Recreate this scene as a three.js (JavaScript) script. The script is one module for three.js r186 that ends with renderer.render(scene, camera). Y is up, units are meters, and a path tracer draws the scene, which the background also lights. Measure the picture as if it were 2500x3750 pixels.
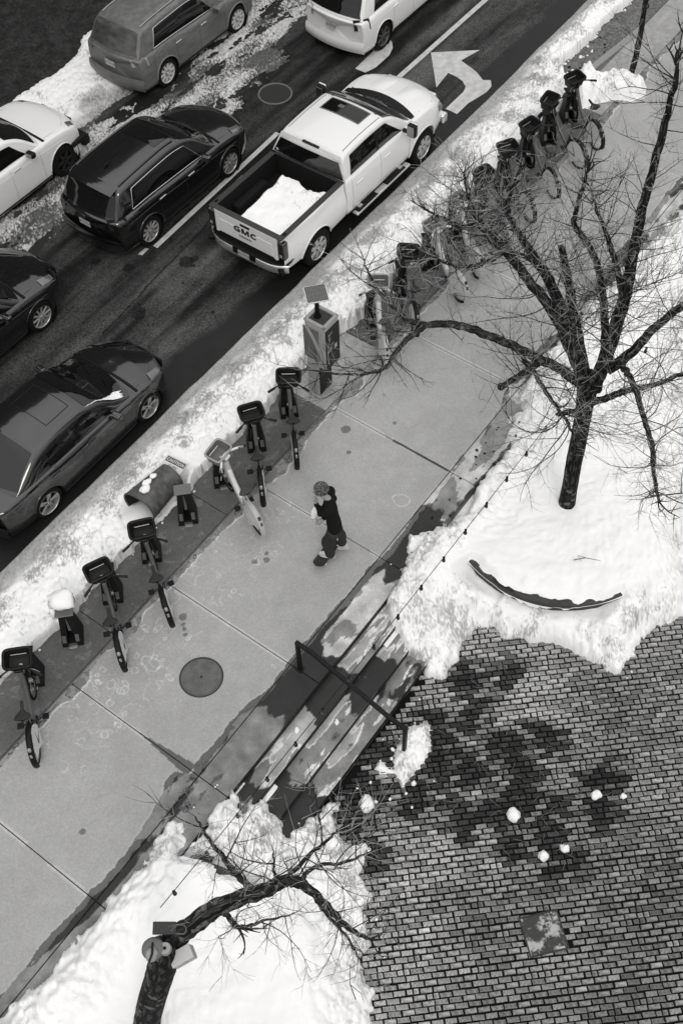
import * as THREE from 'three';
import { mergeGeometries, mergeVertices } from 'three/addons/utils/BufferGeometryUtils.js';
import { RoundedBoxGeometry } from 'three/addons/geometries/RoundedBoxGeometry.js';
import { TextGeometry } from 'three/addons/geometries/TextGeometry.js';
import { FontLoader } from 'three/addons/loaders/FontLoader.js';
import { MarchingCubes } from 'three/addons/objects/MarchingCubes.js';

// ---------------------------------------------------------------- camera, sky, sun, exposure
// x runs along the street (the way the traffic heads), z runs from the street towards the plaza, y = 0 is the sidewalk
const scene = new THREE.Scene();
const camera = new THREE.PerspectiveCamera(49.074, 682 / 1024, 0.1, 400);
camera.position.set(0, 16.5, 0);
camera.up.set(0.6778, 0.5591, -0.4775);
camera.lookAt(0.44202, 16.5 - 0.82885, -0.34296);

const renderer = new THREE.WebGLRenderer({ antialias: true });
renderer.toneMapping = THREE.LinearToneMapping;
renderer.toneMappingExposure = 1.08;
renderer.shadowMap.enabled = true;

function makeSky() {                                    // closed winter overcast, brighter towards the zenith, faint cloud structure
  const W = 256, H = 128, d = new Float32Array(W * H * 4);
  for (let j = 0; j < H; j++) for (let i = 0; i < W; i++) {
    const el = ((j + 0.5) / H - 0.5) * Math.PI, az = (i + 0.5) / W * Math.PI * 2;
    const s = Math.max(0, Math.sin(el));
    const c = 0.5 + 0.5 * Math.sin(az * 3 + Math.sin(el * 7) * 2) * Math.cos(el * 9 + az * 2);
    const L = SKY * (1 + 2 * s) / 3 * (0.94 + 0.12 * c * Math.min(1, s * 2)), g = el < 0 ? 0.25 * SKY : L, o = (j * W + i) * 4;
    d[o] = g; d[o + 1] = g; d[o + 2] = g; d[o + 3] = 1;
  }
  const t = new THREE.DataTexture(d, W, H, THREE.RGBAFormat, THREE.FloatType);
  t.mapping = THREE.EquirectangularReflectionMapping; t.magFilter = THREE.LinearFilter; t.needsUpdate = true;
  return t;
}
const SKY = 1.2;
const skyTex = makeSky();
scene.background = skyTex; scene.environment = skyTex;
const sun = new THREE.DirectionalLight(0xfffaf2, 0.8);
sun.position.set(-14, 40, 16); sun.target.position.set(10, 0, -9); sun.castShadow = true;
sun.shadow.radius = 34; sun.shadow.mapSize.set(4096, 4096);
Object.assign(sun.shadow.camera, { left: -32, right: 32, top: 32, bottom: -32, near: 1, far: 120 });
scene.add(sun, sun.target);

// ---------------------------------------------------------------- helpers
let seed = 7;
const rnd = () => { seed = (seed + 0x6d2b79f5) | 0; let t = Math.imul(seed ^ (seed >>> 15), 1 | seed); t = (t + Math.imul(t ^ (t >>> 7), 61 | t)) ^ t; return ((t ^ (t >>> 14)) >>> 0) / 4294967296; };
const rr = (a, b) => a + (b - a) * rnd();
const lerp = (a, b, t) => a + (b - a) * t, clamp = (x, a, b) => Math.max(a, Math.min(b, x));
const sstep = (a, b, x) => { const t = clamp((x - a) / (b - a), 0, 1); return t * t * (3 - 2 * t); };
const V = (x, y, z) => new THREE.Vector3(x, y, z);
const hash = (x, y) => { let h = Math.imul(x | 0, 374761393) + Math.imul(y | 0, 668265263) | 0; h = Math.imul(h ^ (h >>> 13), 1274126177); return ((h ^ (h >>> 16)) >>> 0) / 4294967296; };
function vn(x, y) { const i = Math.floor(x), j = Math.floor(y), u = x - i, v = y - j, a = u * u * (3 - 2 * u), b = v * v * (3 - 2 * v); return lerp(lerp(hash(i, j), hash(i + 1, j), a), lerp(hash(i, j + 1), hash(i + 1, j + 1), a), b); }
function fbm(x, y, o = 4) { let s = 0, a = 0.5, n = 0; for (let k = 0; k < o; k++) { s += a * vn(x, y); n += a; a *= 0.5; x = x * 2.03 + 17.1; y = y * 2.03 + 9.7; } return s / n; }
function curve(p) {                                    // monotone cubic through [x, y] points
  const n = p.length, m = []; const d = p.slice(1).map((q, i) => (q[1] - p[i][1]) / (q[0] - p[i][0]));
  for (let i = 0; i < n; i++) m.push(i === 0 ? d[0] : i === n - 1 ? d[n - 2] : d[i - 1] * d[i] <= 0 ? 0 : 2 * d[i - 1] * d[i] / (d[i - 1] + d[i]));
  return (x) => {
    if (x <= p[0][0]) return p[0][1]; if (x >= p[n - 1][0]) return p[n - 1][1];
    let i = 0; while (x > p[i + 1][0]) i++;
    const h = p[i + 1][0] - p[i][0], t = (x - p[i][0]) / h, t2 = t * t, t3 = t2 * t;
    return (2 * t3 - 3 * t2 + 1) * p[i][1] + (t3 - 2 * t2 + t) * h * m[i] + (-2 * t3 + 3 * t2) * p[i + 1][1] + (t3 - t2) * h * m[i + 1];
  };
}
function polyline(p) { return (x) => { if (x <= p[0][0]) return p[0][1]; for (let i = 1; i < p.length; i++) if (x <= p[i][0]) return lerp(p[i - 1][1], p[i][1], (x - p[i - 1][0]) / (p[i][0] - p[i - 1][0])); return p[p.length - 1][1]; }; }
function sdPoly(P, x, z) {                             // signed distance, positive inside
  let d = 1e9, s = -1;
  for (let i = 0, j = P.length - 1; i < P.length; j = i++) {
    const ex = P[j][0] - P[i][0], ez = P[j][1] - P[i][1], wx = x - P[i][0], wz = z - P[i][1], t = clamp((wx * ex + wz * ez) / (ex * ex + ez * ez + 1e-12), 0, 1);
    const bx = wx - ex * t, bz = wz - ez * t; d = Math.min(d, bx * bx + bz * bz);
    if ((P[i][1] > z) !== (P[j][1] > z) && x < (P[j][0] - P[i][0]) * (z - P[i][1]) / (P[j][1] - P[i][1]) + P[i][0]) s = -s;
  }
  return s * Math.sqrt(d);
}
const taken = {};
function numbered(n) { if (!(n in taken)) { taken[n] = 0; return n; } taken[n]++; return n + '_' + String(taken[n]).padStart(3, '0'); }
function tag(o, label, category, group) { o.userData.label = label; o.userData.category = category; if (group) o.userData.group = group; return o; }
function thing(name, label, category, pos = [0, 0, 0], turn = 0, group) { const o = new THREE.Group(); o.name = numbered(name); o.position.set(...pos); o.rotation.y = turn; scene.add(o); return tag(o, label, category, group); }
const shade = (o) => { o.castShadow = true; o.receiveShadow = true; return o; };
function prep(g) {
  let h = g.index ? g.toNonIndexed() : g;
  if (!h.attributes.normal) h.computeVertexNormals();
  if (!h.attributes.uv) h.setAttribute('uv', new THREE.BufferAttribute(new Float32Array(h.attributes.position.count * 2), 2));
  for (const k of Object.keys(h.attributes)) if (!['position', 'normal', 'uv'].includes(k)) h.deleteAttribute(k);
  h.groups = []; return h;
}
const join = (a) => { const l = [a].flat(3); return l.length === 1 ? l[0] : mergeGeometries(l.map(prep)); };
function part(name, geos, m, parent) { const o = shade(new THREE.Mesh(join(geos), m)); o.name = parent === scene ? numbered(name) : name; parent.add(o); return o; }
function structure(name, geos, m) { const o = part(name, geos, m, scene); o.userData.kind = 'structure'; return o; }
const T = (g, x = 0, y = 0, z = 0, rx = 0, ry = 0, rz = 0) => { if (rx) g.rotateX(rx); if (rz) g.rotateZ(rz); if (ry) g.rotateY(ry); return g.translate(x, y, z); };
const box = (w, h, d, x, y, z, ry = 0, rx = 0, rz = 0) => T(new THREE.BoxGeometry(w, h, d), x, y, z, rx, ry, rz);
const rbox = (w, h, d, r, x, y, z, ry = 0, rx = 0, rz = 0) => T(new RoundedBoxGeometry(w, h, d, 2, Math.min(r, w / 2.01, h / 2.01, d / 2.01)), x, y, z, rx, ry, rz);
const cyl = (r0, r1, h, n, x, y, z, rx = 0, rz = 0) => T(new THREE.CylinderGeometry(r1, r0, h, n), x, y, z, rx, 0, rz);
const lathe = (pts, n) => new THREE.LatheGeometry(pts.map((p) => new THREE.Vector2(p[0], p[1])), n);
function gridGeo(rows, closeU = false, uvs = null) {    // rows of equally many points -> smooth surface
  const n = rows[0].length, P = [], I = [], U = [];
  rows.forEach((r, i) => r.forEach((p, j) => { P.push(p[0], p[1], p[2]); uvs ? U.push(...uvs(p)) : U.push(i / (rows.length - 1), j / (n - 1)); }));
  for (let i = 0; i + 1 < rows.length; i++) for (let j = 0; j + 1 < n + (closeU ? 1 : 0); j++) { const a = i * n + j, b = i * n + (j + 1) % n, c = a + n, d = b + n; I.push(a, c, b, b, c, d); }
  const g = new THREE.BufferGeometry();
  g.setAttribute('position', new THREE.Float32BufferAttribute(P, 3)); g.setAttribute('uv', new THREE.Float32BufferAttribute(U, 2)); g.setIndex(I); g.computeVertexNormals();
  return g;
}
function tube(pts, rad, sides = 6, cap = true) {        // tapered tube along points, rad: number or array
  const p = pts.map((q) => (q.isVector3 ? q : V(...q))), n = p.length, rows = []; let u = null;
  const R = (i) => (Array.isArray(rad) ? rad[i] : rad);
  for (let i = 0; i < n; i++) {
    const t = p[Math.min(n - 1, i + 1)].clone().sub(p[Math.max(0, i - 1)]).normalize();
    if (!u) u = Math.abs(t.y) < 0.9 ? V(0, 1, 0) : V(1, 0, 0);
    u = u.clone().addScaledVector(t, -u.dot(t)).normalize(); const w = t.clone().cross(u), row = [];
    for (let k = 0; k < sides; k++) { const a = k / sides * Math.PI * 2; row.push(p[i].clone().addScaledVector(u, Math.cos(a) * R(i)).addScaledVector(w, Math.sin(a) * R(i)).toArray()); }
    rows.push(row);
  }
  if (cap) { rows.unshift(rows[0].map(() => p[0].toArray())); rows.push(rows[0].map(() => p[n - 1].toArray())); }
  return gridGeo(rows, true);
}
const spline = (pts, n) => new THREE.CatmullRomCurve3(pts.map((q) => V(...q)), false, 'centripetal').getPoints(n);
function quadFlat(P, y, h = 0) { const s = new THREE.Shape(P.map((p) => new THREE.Vector2(p[0], -p[1]))); const g = h ? new THREE.ExtrudeGeometry(s, { depth: h, bevelEnabled: false }) : new THREE.ShapeGeometry(s); return g.rotateX(-Math.PI / 2).translate(0, y, 0); }
const g3 = (v) => new THREE.Color().setRGB(v, v, v);
const M = (v, rough = 0.8, o = {}) => new THREE.MeshPhysicalMaterial({ color: g3(v), roughness: rough, specularIntensity: v < 0.2 && !o.metalness ? 0.35 : 1, ...o });
const MP = (v, rough = 0.8, o = {}) => new THREE.MeshPhysicalMaterial({ color: g3(v), roughness: rough, ...o });
const toS = (l) => Math.round(255 * clamp(l <= 0.0031308 ? l * 12.92 : 1.055 * Math.pow(l, 1 / 2.4) - 0.055, 0, 1));
// map (and optional roughness map) laid over a world rectangle; fn(x, z) -> linear grey or [grey, roughness]
function groundMaps(x0, z0, w, d, W, H, fn) {
  const c = new Uint8Array(W * H * 4), r = new Uint8Array(W * H * 4);
  for (let j = 0; j < H; j++) for (let i = 0; i < W; i++) {
    const v = fn(x0 + (i + 0.5) / W * w, z0 + (j + 0.5) / H * d), o = (j * W + i) * 4, s = toS(v[0]), q = Math.round(255 * clamp(v[1], 0, 1));
    c[o] = c[o + 1] = c[o + 2] = s; r[o] = r[o + 1] = r[o + 2] = q; c[o + 3] = r[o + 3] = 255;
  }
  const mk = (data, srgb) => { const t = new THREE.DataTexture(data, W, H); t.magFilter = THREE.LinearFilter; t.minFilter = THREE.LinearMipmapLinearFilter; t.generateMipmaps = true; if (srgb) t.colorSpace = THREE.SRGBColorSpace; t.needsUpdate = true; return t; };
  return { map: mk(c, true), roughnessMap: mk(r, false) };
}
function worldUV(g, x0, z0, w, d) { const p = g.attributes.position, u = new Float32Array(p.count * 2); for (let i = 0; i < p.count; i++) { u[2 * i] = (p.getX(i) - x0) / w; u[2 * i + 1] = (p.getZ(i) - z0) / d; } g.setAttribute('uv', new THREE.BufferAttribute(u, 2)); return g; }
// height field over a rectangle; only cells where keep() holds are built; col(x, z, y) -> linear grey for vertex colours
function field(x0, x1, z0, z1, step, hf, keep, col) {
  const nx = Math.ceil((x1 - x0) / step), nz = Math.ceil((z1 - z0) / step), id = new Map(), P = [], C = [], I = [];
  const at = (i, j) => { const k = i * (nz + 1) + j; if (!id.has(k)) { const x = x0 + (x1 - x0) * i / nx, z = z0 + (z1 - z0) * j / nz, y = hf(x, z); id.set(k, P.length / 3); P.push(x, y, z); const c = col(x, z, y); C.push(c, c, c); } return id.get(k); };
  for (let i = 0; i < nx; i++) for (let j = 0; j < nz; j++) {
    if (!keep(x0 + (x1 - x0) * (i + 0.5) / nx, z0 + (z1 - z0) * (j + 0.5) / nz)) continue;
    const a = at(i, j), b = at(i + 1, j), c = at(i, j + 1), d = at(i + 1, j + 1); I.push(a, c, b, b, c, d);
  }
  const g = new THREE.BufferGeometry(); g.setAttribute('position', new THREE.Float32BufferAttribute(P, 3)); g.setAttribute('color', new THREE.Float32BufferAttribute(C, 3)); g.setIndex(I); g.computeVertexNormals(); return g;
}
const TRUNK = [[11.136,0.14,-3.635],[11.117,0.72,-3.651],[11.106,1.36,-3.68],[11.116,1.82,-3.695],[11.109,2.34,-3.713],[11.099,2.78,-3.729],[11.085,3.2,-3.753]];
const LIMBS = [[0.085,0.05,[[11.082,3.25,-3.851],[10.969,3.5,-4.169],[10.755,3.75,-4.424],[10.55,4.0,-4.674],[10.123,4.45,-5.207],[9.863,4.65,-5.503],[9.432,4.9,-5.678]]],[0.05,0.012,[[9.432,4.9,-5.678],[9.278,5.0,-5.908],[9.235,5.2,-6.14],[9.241,5.4,-6.44],[9.367,5.6,-6.712]]],[0.045,0.012,[[9.432,4.9,-5.678],[9.102,4.9,-5.749],[8.772,4.85,-5.778],[8.524,4.8,-5.752],[8.357,4.7,-5.965],[8.276,4.6,-6.205],[8.129,4.5,-6.708]]],[0.05,0.045,[[10.755,3.75,-4.424],[10.366,3.75,-4.531],[10.003,3.7,-4.682]]],[0.04,0.02,[[10.575,3.9,-4.751],[10.439,3.8,-4.395],[10.299,3.6,-4.009],[10.229,3.5,-3.747],[10.129,3.3,-3.451]]],[0.045,0.04,[[11.151,2.65,-3.706],[10.974,2.7,-3.888],[10.757,2.75,-4.021]]],[0.098,0.026,[[11.109,3.25,-3.813],[10.991,4.0,-4.116],[10.818,4.7,-4.419],[10.544,5.4,-4.783],[10.266,6.0,-5.033],[9.997,6.5,-5.255],[9.542,6.8,-5.322],[9.325,7.0,-5.518]]],[0.03,0.008,[[9.997,6.5,-5.255],[9.843,6.9,-5.392],[9.88,7.1,-5.497]]],[0.095,0.022,[[10.999,4.0,-4.105],[10.804,5.0,-4.373],[10.495,5.8,-4.638],[10.295,6.3,-4.853],[10.038,6.9,-4.967],[10.017,7.2,-4.945]]],[0.08,0.05,[[11.108,3.4,-3.817],[10.989,4.4,-4.074],[10.892,5.3,-4.312],[10.861,5.9,-4.509]]],[0.075,0.022,[[11.041,3.5,-3.612],[11.097,4.2,-3.646],[11.133,4.8,-3.796],[11.116,5.4,-3.957],[10.865,6.1,-4.122],[10.716,6.5,-4.329],[10.623,7.1,-4.274],[10.592,7.4,-4.25]]],[0.115,0.03,[[11.062,3.35,-3.655],[11.133,4.2,-3.594],[11.138,5.1,-3.571],[11.139,5.9,-3.595],[11.173,6.6,-3.639],[11.199,7.4,-3.651],[11.191,8.1,-3.64],[11.087,8.8,-3.622]]],[0.05,0.012,[[11.128,5.2,-3.559],[11.014,5.9,-3.775],[10.937,6.3,-3.923],[10.716,6.8,-4.043],[10.64,7.2,-4.18]]],[0.085,0.05,[[11.189,3.7,-3.548],[11.352,4.1,-3.32],[11.483,4.7,-3.092],[11.529,5.3,-2.809]]],[0.06,0.03,[[11.168,2.9,-3.63],[11.275,3.2,-3.346],[11.365,3.4,-3.103],[11.481,3.6,-2.833],[11.63,4.0,-2.456]]],[0.05,0.022,[[11.147,4.0,-3.369],[10.882,4.1,-3.087],[10.152,4.4,-2.586],[9.532,4.6,-2.161],[9.079,4.7,-1.938],[8.675,4.8,-1.681]]],[0.035,0.012,[[10.266,6.0,-5.033],[9.864,6.1,-5.066],[9.353,6.3,-5.293],[9.27,6.4,-5.645]]],[0.035,0.012,[[10.495,5.8,-4.638],[10.002,6.3,-4.776],[9.785,6.5,-4.992],[9.843,6.9,-5.392],[9.752,7.4,-5.472]]]];
const TREE2 = [1.066,-3.645];
const LIMBS2 = [[0.13,0.06,[[1.15,2.9,-3.694],[1.473,3.15,-3.559],[1.763,3.4,-3.371],[2.005,3.6,-3.159],[2.218,3.8,-2.932],[2.386,3.95,-2.774],[2.423,4.05,-2.584]]],[0.055,0.02,[[2.423,4.05,-2.584],[2.377,4.1,-2.252],[2.314,4.15,-1.945],[2.344,4.2,-1.654]]],[0.045,0.008,[[2.081,3.65,-3.013],[2.093,3.95,-3.28],[2.124,4.2,-3.52],[2.151,4.5,-3.714],[2.18,4.8,-3.829]]],[0.03,0.008,[[2.338,3.9,-2.832],[2.59,4.3,-2.695],[2.862,4.7,-2.528],[2.942,4.8,-2.497]]],[0.03,0.008,[[2.431,4.0,-2.653],[2.556,4.3,-2.581],[2.784,4.6,-2.246],[2.888,4.8,-2.121]]],[0.03,0.006,[[2.411,4.05,-2.504],[2.285,4.2,-2.18],[2.168,4.4,-1.805],[2.0,4.6,-1.492]]],[0.035,0.03,[[1.785,3.4,-3.357],[1.735,3.45,-3.149],[1.709,3.5,-3.027]]],[0.02,0.006,[[1.709,3.5,-3.027],[1.951,3.8,-2.723],[2.147,4.0,-2.498]]],[0.025,0.006,[[2.285,3.85,-2.856],[2.323,4.2,-2.916],[2.424,4.6,-2.97]]]];
const CABLE = [[11.132,2.25,-4.158],[1.4,3.0,-3.952]];
const CABLE2 = [[11.629,3.2,-4.186],[12.446,3.2,-2.574]];
const SNOWR = [[19.678,-5.261],[19.094,-5.381],[18.299,-5.468],[17.729,-5.599],[17.174,-5.609],[16.525,-5.662],[15.371,-5.723],[14.276,-5.767],[13.292,-5.617],[12.63,-5.443],[11.97,-5.3],[11.414,-5.13],[10.798,-5.073],[10.182,-4.961],[9.645,-5.162],[9.066,-5.509],[8.587,-5.339],[8.131,-5.235],[7.723,-5.176],[7.511,-4.849],[7.408,-4.38],[7.362,-3.992],[7.234,-3.746],[7.515,-3.653],[8.022,-3.779],[8.49,-3.839],[8.684,-3.566],[8.655,-3.288],[8.834,-3.137],[8.804,-2.819],[9.117,-2.45],[9.065,-2.169],[9.179,-1.449],[9.536,-1.435],[10.262,-1.223],[11.085,-0.912]];
const SNOWL = [[-0.17,-5.72],[0.421,-5.537],[0.783,-5.587],[1.069,-5.601],[1.322,-5.666],[1.71,-5.551],[2.071,-5.534],[2.316,-5.578],[2.583,-5.597],[2.778,-5.551],[2.829,-5.253],[3.037,-5.189],[3.417,-5.233],[3.633,-5.167],[3.548,-4.848],[3.928,-4.816],[3.837,-4.416],[3.781,-4.174],[4.009,-4.057],[4.603,-3.998],[4.482,-3.808],[4.221,-3.469],[4.314,-3.166],[3.941,-3.062],[3.74,-2.679],[3.49,-2.7],[3.362,-2.451],[3.218,-2.232],[2.831,-2.152],[2.57,-1.815],[2.091,-1.514]];
const SNOWRAIL = [[5.367,-3.785],[5.627,-3.798],[5.628,-3.545],[5.951,-3.725],[6.373,-3.714],[6.685,-3.538],[6.588,-3.347],[6.214,-3.227],[5.729,-3.154],[5.432,-3.202],[5.47,-3.394],[5.399,-3.555]];
const WETLINE = [[-0.292,-5.938],[0.14,-5.927],[0.831,-5.932],[1.279,-5.884],[1.823,-5.826],[2.349,-5.867],[2.853,-5.964],[3.261,-6.1],[3.414,-6.1],[3.539,-5.854],[3.756,-5.949],[4.229,-5.902],[4.498,-5.902],[4.898,-5.915],[5.308,-5.795],[5.847,-5.769],[6.286,-5.834],[6.852,-5.808],[7.509,-5.745],[8.143,-5.741],[8.7,-5.717],[9.347,-5.745],[10.201,-5.756],[11.046,-5.74],[11.702,-5.682],[12.464,-5.772],[12.947,-5.922],[13.491,-5.909],[14.566,-5.954],[15.74,-5.929],[17.084,-5.965]];
const PILE = [[20.997,-8.816],[21.165,-9.198],[21.61,-9.567],[22.315,-9.73],[22.763,-9.684],[22.787,-9.496],[22.411,-9.136],[22.781,-9.045],[22.862,-8.623],[22.885,-8.289],[22.775,-8.004],[22.378,-7.855],[22.033,-8.071],[21.849,-8.427],[21.535,-8.714]];
const SOIL = [[23.453,-10.984],[23.886,-10.738],[25.029,-9.711],[24.144,-9.542],[23.276,-9.55],[22.461,-9.516],[21.887,-9.607],[21.655,-9.947],[21.336,-10.117],[22.976,-10.465]];
const KERBTR = [[22.49,-9.473],[24.629,-9.247]];
const PLANT2 = [[2.666,-5.096],[2.628,-4.49],[2.745,-3.659]];
const SLUSH = [[11.536,-17.286],[12.493,-17.17],[13.211,-17.177],[14.119,-17.206],[15.36,-17.369],[16.779,-17.364],[18.468,-17.384],[19.38,-17.28]];
const FARSNOW = [[13.73,-19.466],[14.191,-19.373],[15.528,-19.356],[16.569,-19.862]];
const PLANTFAR = [[12.914,-4.709],[12.869,-4.1],[12.872,-3.892],[12.874,-3.711],[12.839,-3.435]];
const CLUMPS = [[6.053,-1.545],[7.086,-0.686],[7.307,-0.329],[5.773,-0.878],[6.056,-0.67],[3.752,-2.886],[3.696,-2.718],[4.885,-3.507],[4.68,-3.466]];
const HATCH = [[4.776,-0.664],[5.192,-0.298],[4.828,0.091],[4.429,-0.31]];
const DARK = [[6.547,-4.024],[6.895,-3.87],[7.157,-3.569],[6.707,-2.817],[6.421,-2.147],[6.052,-2.726],[7.454,-2.287],[7.013,-1.942],[7.096,-1.512],[7.699,-1.619],[6.637,-0.936],[6.403,-1.383],[7.375,-0.384],[5.949,-0.62],[5.463,-0.904],[6.666,-0.192],[5.872,-1.417],[4.712,-3.509],[5.255,-3.474],[5.791,-3.341]];
// ---------------------------------------------------------------- shared materials
function speckle(n, lo, hi, f) { const d = new Uint8Array(n * n * 4); for (let j = 0; j < n; j++) for (let i = 0; i < n; i++) { const a = fbm(i / n * f, j / n * f, 5), b = hash(i * 3 + 11, j * 7 + 5), v = toS(lerp(lo, hi, clamp(a * 0.75 + b * 0.25, 0, 1))), o = (j * n + i) * 4; d[o] = d[o + 1] = d[o + 2] = v; d[o + 3] = 255; } const t = new THREE.DataTexture(d, n, n); t.wrapS = t.wrapT = THREE.MirroredRepeatWrapping; t.magFilter = THREE.LinearFilter; t.colorSpace = THREE.SRGBColorSpace; t.needsUpdate = true; return t; }
const snowMat = new THREE.MeshStandardMaterial({ color: g3(1), roughness: 0.95, vertexColors: true });
const cleanSnow = M(0.86, 0.95);
const blackPlastic = M(0.008, 0.45), darkMetal = M(0.015, 0.4, { metalness: 0.6 }), rubber = M(0.007, 0.85);
const steel = M(0.45, 0.35, { metalness: 0.9 });
// ---------------------------------------------------------------- noise lumps for snow
function lumps(x, z, s) {                               // rounded chunks of about s metres
  const X = x / s, Z = z / s, i = Math.floor(X), j = Math.floor(Z); let m = 0;
  for (let a = -1; a <= 1; a++) for (let b = -1; b <= 1; b++) {
    const h = hash(i + a + 31, j + b + 77), cx = i + a + 0.5 + (h - 0.5) * 0.8, cz = j + b + 0.5 + (hash(i + a + 5, j + b + 3) - 0.5) * 0.8, r = 0.3 + 0.4 * hash(i + a, j + b + 99);
    const q = r * r - (X - cx) ** 2 - (Z - cz) ** 2; if (q > 0) m = Math.max(m, Math.sqrt(q));
  }
  return m * s;
}
// ---------------------------------------------------------------- ground, road, sidewalk
structure('ground', [T(new THREE.PlaneGeometry(600, 600), 0, -0.78, 0, -Math.PI / 2)], M(0.12, 0.95));
const RX0 = -6, RX1 = 31;
const wet0 = polyline(WETLINE);
const tarCrack = [[9.6, -13.35], [10.5, -13.42], [11.6, -13.55], [12.7, -13.62], [13.6, -13.75]];
const oil = []; for (let i = 0; i < 620; i++) { const a = rnd(); oil.push([rr(7, 20), a < 0.5 ? rr(-13.4, -12.0) : a < 0.8 ? rr(-15.8, -14.5) : rr(-13.9, -11.6), 0.012 + 0.05 * rnd() * rnd() * rnd(), rnd() < 0.5 ? 0.5 : 1]); }
oil.push([12.15, -13.3, 0.16, 1], [12.3, -13.22, 0.1, 1], [10.4, -13.1, 0.14, 1], [10.55, -13.15, 0.08, 1], [11.05, -14.9, 0.1, 1], [11.3, -14.2, 0.12, 1]);
const oilGrid = new Map(); oil.forEach((o) => { for (let a = -1; a <= 1; a++) for (let b = -1; b <= 1; b++) { const k = (Math.floor(o[0]) + a) + ',' + (Math.floor(o[1]) + b); if (!oilGrid.has(k)) oilGrid.set(k, []); oilGrid.get(k).push(o); } });
const roadMaps = groundMaps(RX0, -21, RX1 - RX0, 10.2, 2048, 620, (x, z) => {
  const streak = fbm(x * 0.22, z * 3.1, 4), grain = hash(Math.floor(x * 61), Math.floor(z * 61)), mott = fbm(x * 4, z * 4, 4);
  let v = 0.046 * (0.02 + 1.25 * sstep(0.25, 0.75, streak) * (0.55 + 0.5 * fbm(x * 0.8, z * 6, 3)) + 0.5 * (mott - 0.25)) * (0.35 + 1.3 * grain), r = 0.85; if (hash(Math.floor(x * 33) + 7, Math.floor(z * 33)) > 0.985) v *= 0.4;
  v += 0.04 * sstep(0.42, 0.66, fbm(x * 0.5 + 40, z * 1.5, 5)) * sstep(-14.2, -13.2, z) * (0.5 + grain);    // dried salt film in the right lane
  const e = -11.62 + 0.5 * (fbm(x * 0.35, 3, 3) - 0.5) + 0.22 * (fbm(x * 3, z * 3) - 0.5);                  // meltwater running along the kerb
  const w = sstep(e - 0.12, e + 0.1, z); v = lerp(v, 0.011 + 0.006 * mott, w); r = lerp(r, 0.32, w);
  const w2 = sstep(0.55, 0.66, fbm(x * 0.4 + 9, z * 1.2 + 3, 4)) * sstep(-15.2, -16.2, z); v = lerp(v, 0.014, w2 * 0.9); r = lerp(r, 0.4, w2);
  for (const o of oilGrid.get(Math.floor(x) + ',' + Math.floor(z)) || []) { const d = Math.hypot(x - o[0], (z - o[1])) * (0.7 + 0.6 * fbm(x * 14, z * 14, 2)); if (d < o[2]) v *= lerp(1, 0.3, o[3]); }
  for (let i = 1; i < tarCrack.length; i++) { const a = tarCrack[i - 1], b = tarCrack[i]; if (x >= a[0] && x < b[0]) { const zz = lerp(a[1], b[1], (x - a[0]) / (b[0] - a[0])) + 0.05 * (fbm(x * 5, 1, 3) - 0.5); if (Math.abs(z - zz) < 0.025 * fbm(x * 6, 8, 2) + 0.008) v *= 0.3; } }
  return [Math.max(v, 0.006), r];
});
structure('road', [worldUV(box(RX1 - RX0, 0.6, 9.1, (RX0 + RX1) / 2, -0.42, -15.45), RX0, -21, RX1 - RX0, 10.2)], new THREE.MeshPhysicalMaterial({ ...roadMaps, specularIntensity: 0.4 }));
structure('road_beyond', [box(120, 0.6, 9.1, RX1 + 60, -0.42, -15.45), box(120, 0.6, 9.1, RX0 - 60, -0.42, -15.45)], M(0.045, 0.85));
{ const m = groundMaps(RX0, -40, RX1 - RX0, 20.5, 1024, 512, (x, z) => [0.03 * (0.3 + 1.1 * fbm(x * 5, z * 5, 4)) * (0.5 + hash(Math.floor(x * 40), Math.floor(z * 40))), 0.95]);
  structure('verge', [worldUV(box(RX1 - RX0, 0.7, 20, (RX0 + RX1) / 2, -0.37, -30.0), RX0, -40, RX1 - RX0, 20.5)], new THREE.MeshPhysicalMaterial({ ...m, specularIntensity: 0.4 })); }
// markings
const paintTex = speckle(256, 0.3, 0.66, 12); paintTex.repeat.set(0.7, 0.7);
const paint = new THREE.MeshStandardMaterial({ map: paintTex, roughness: 0.8 });
const flatUV = (g) => worldUV(g, 0, 0, 1, 1);
structure('road_marking', [flatUV(quadFlat([[12.1, -14.2], [12.1, -14.08], [16.6, -14.26], [16.6, -14.38]], -0.116))], paint);
structure('road_marking', [flatUV(quadFlat([[19.4, -13.26], [19.4, -13.13], [40, -13.1], [40, -13.23]], -0.116))], paint);
structure('turn_arrow', [flatUV(quadFlat([[21.17, -13.1], [21.93, -12.16], [21.31, -12.31], [21.2, -11.95], [21.12, -11.73], [20.95, -11.46], [21.05, -11.3], [20.85, -11.16], [20.6, -11.14], [20.3, -11.2], [20.0, -11.27], [19.51, -11.27], [19.52, -11.6], [20.3, -11.6], [20.5, -11.66], [20.64, -11.84], [20.7, -12.05], [20.72, -12.3], [20.08, -12.22]], -0.112))], paint);
structure('turn_arrow', [flatUV(quadFlat([[19.59, -14.26], [19.6, -13.96], [19.92, -13.87], [20.5, -13.88], [20.8, -13.98], [21.0, -14.14], [21.1, -14.4], [21.1, -14.8], [21.4, -14.85], [20.9, -15.5], [20.2, -14.95], [20.6, -14.88], [20.6, -14.4], [20.4, -14.3]], -0.112))], paint);
structure('road_marking', [flatUV(quadFlat([[11.72, -14.3], [11.95, -14.3], [11.98, -14.22], [11.75, -14.2]], -0.116))], paint);
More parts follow.
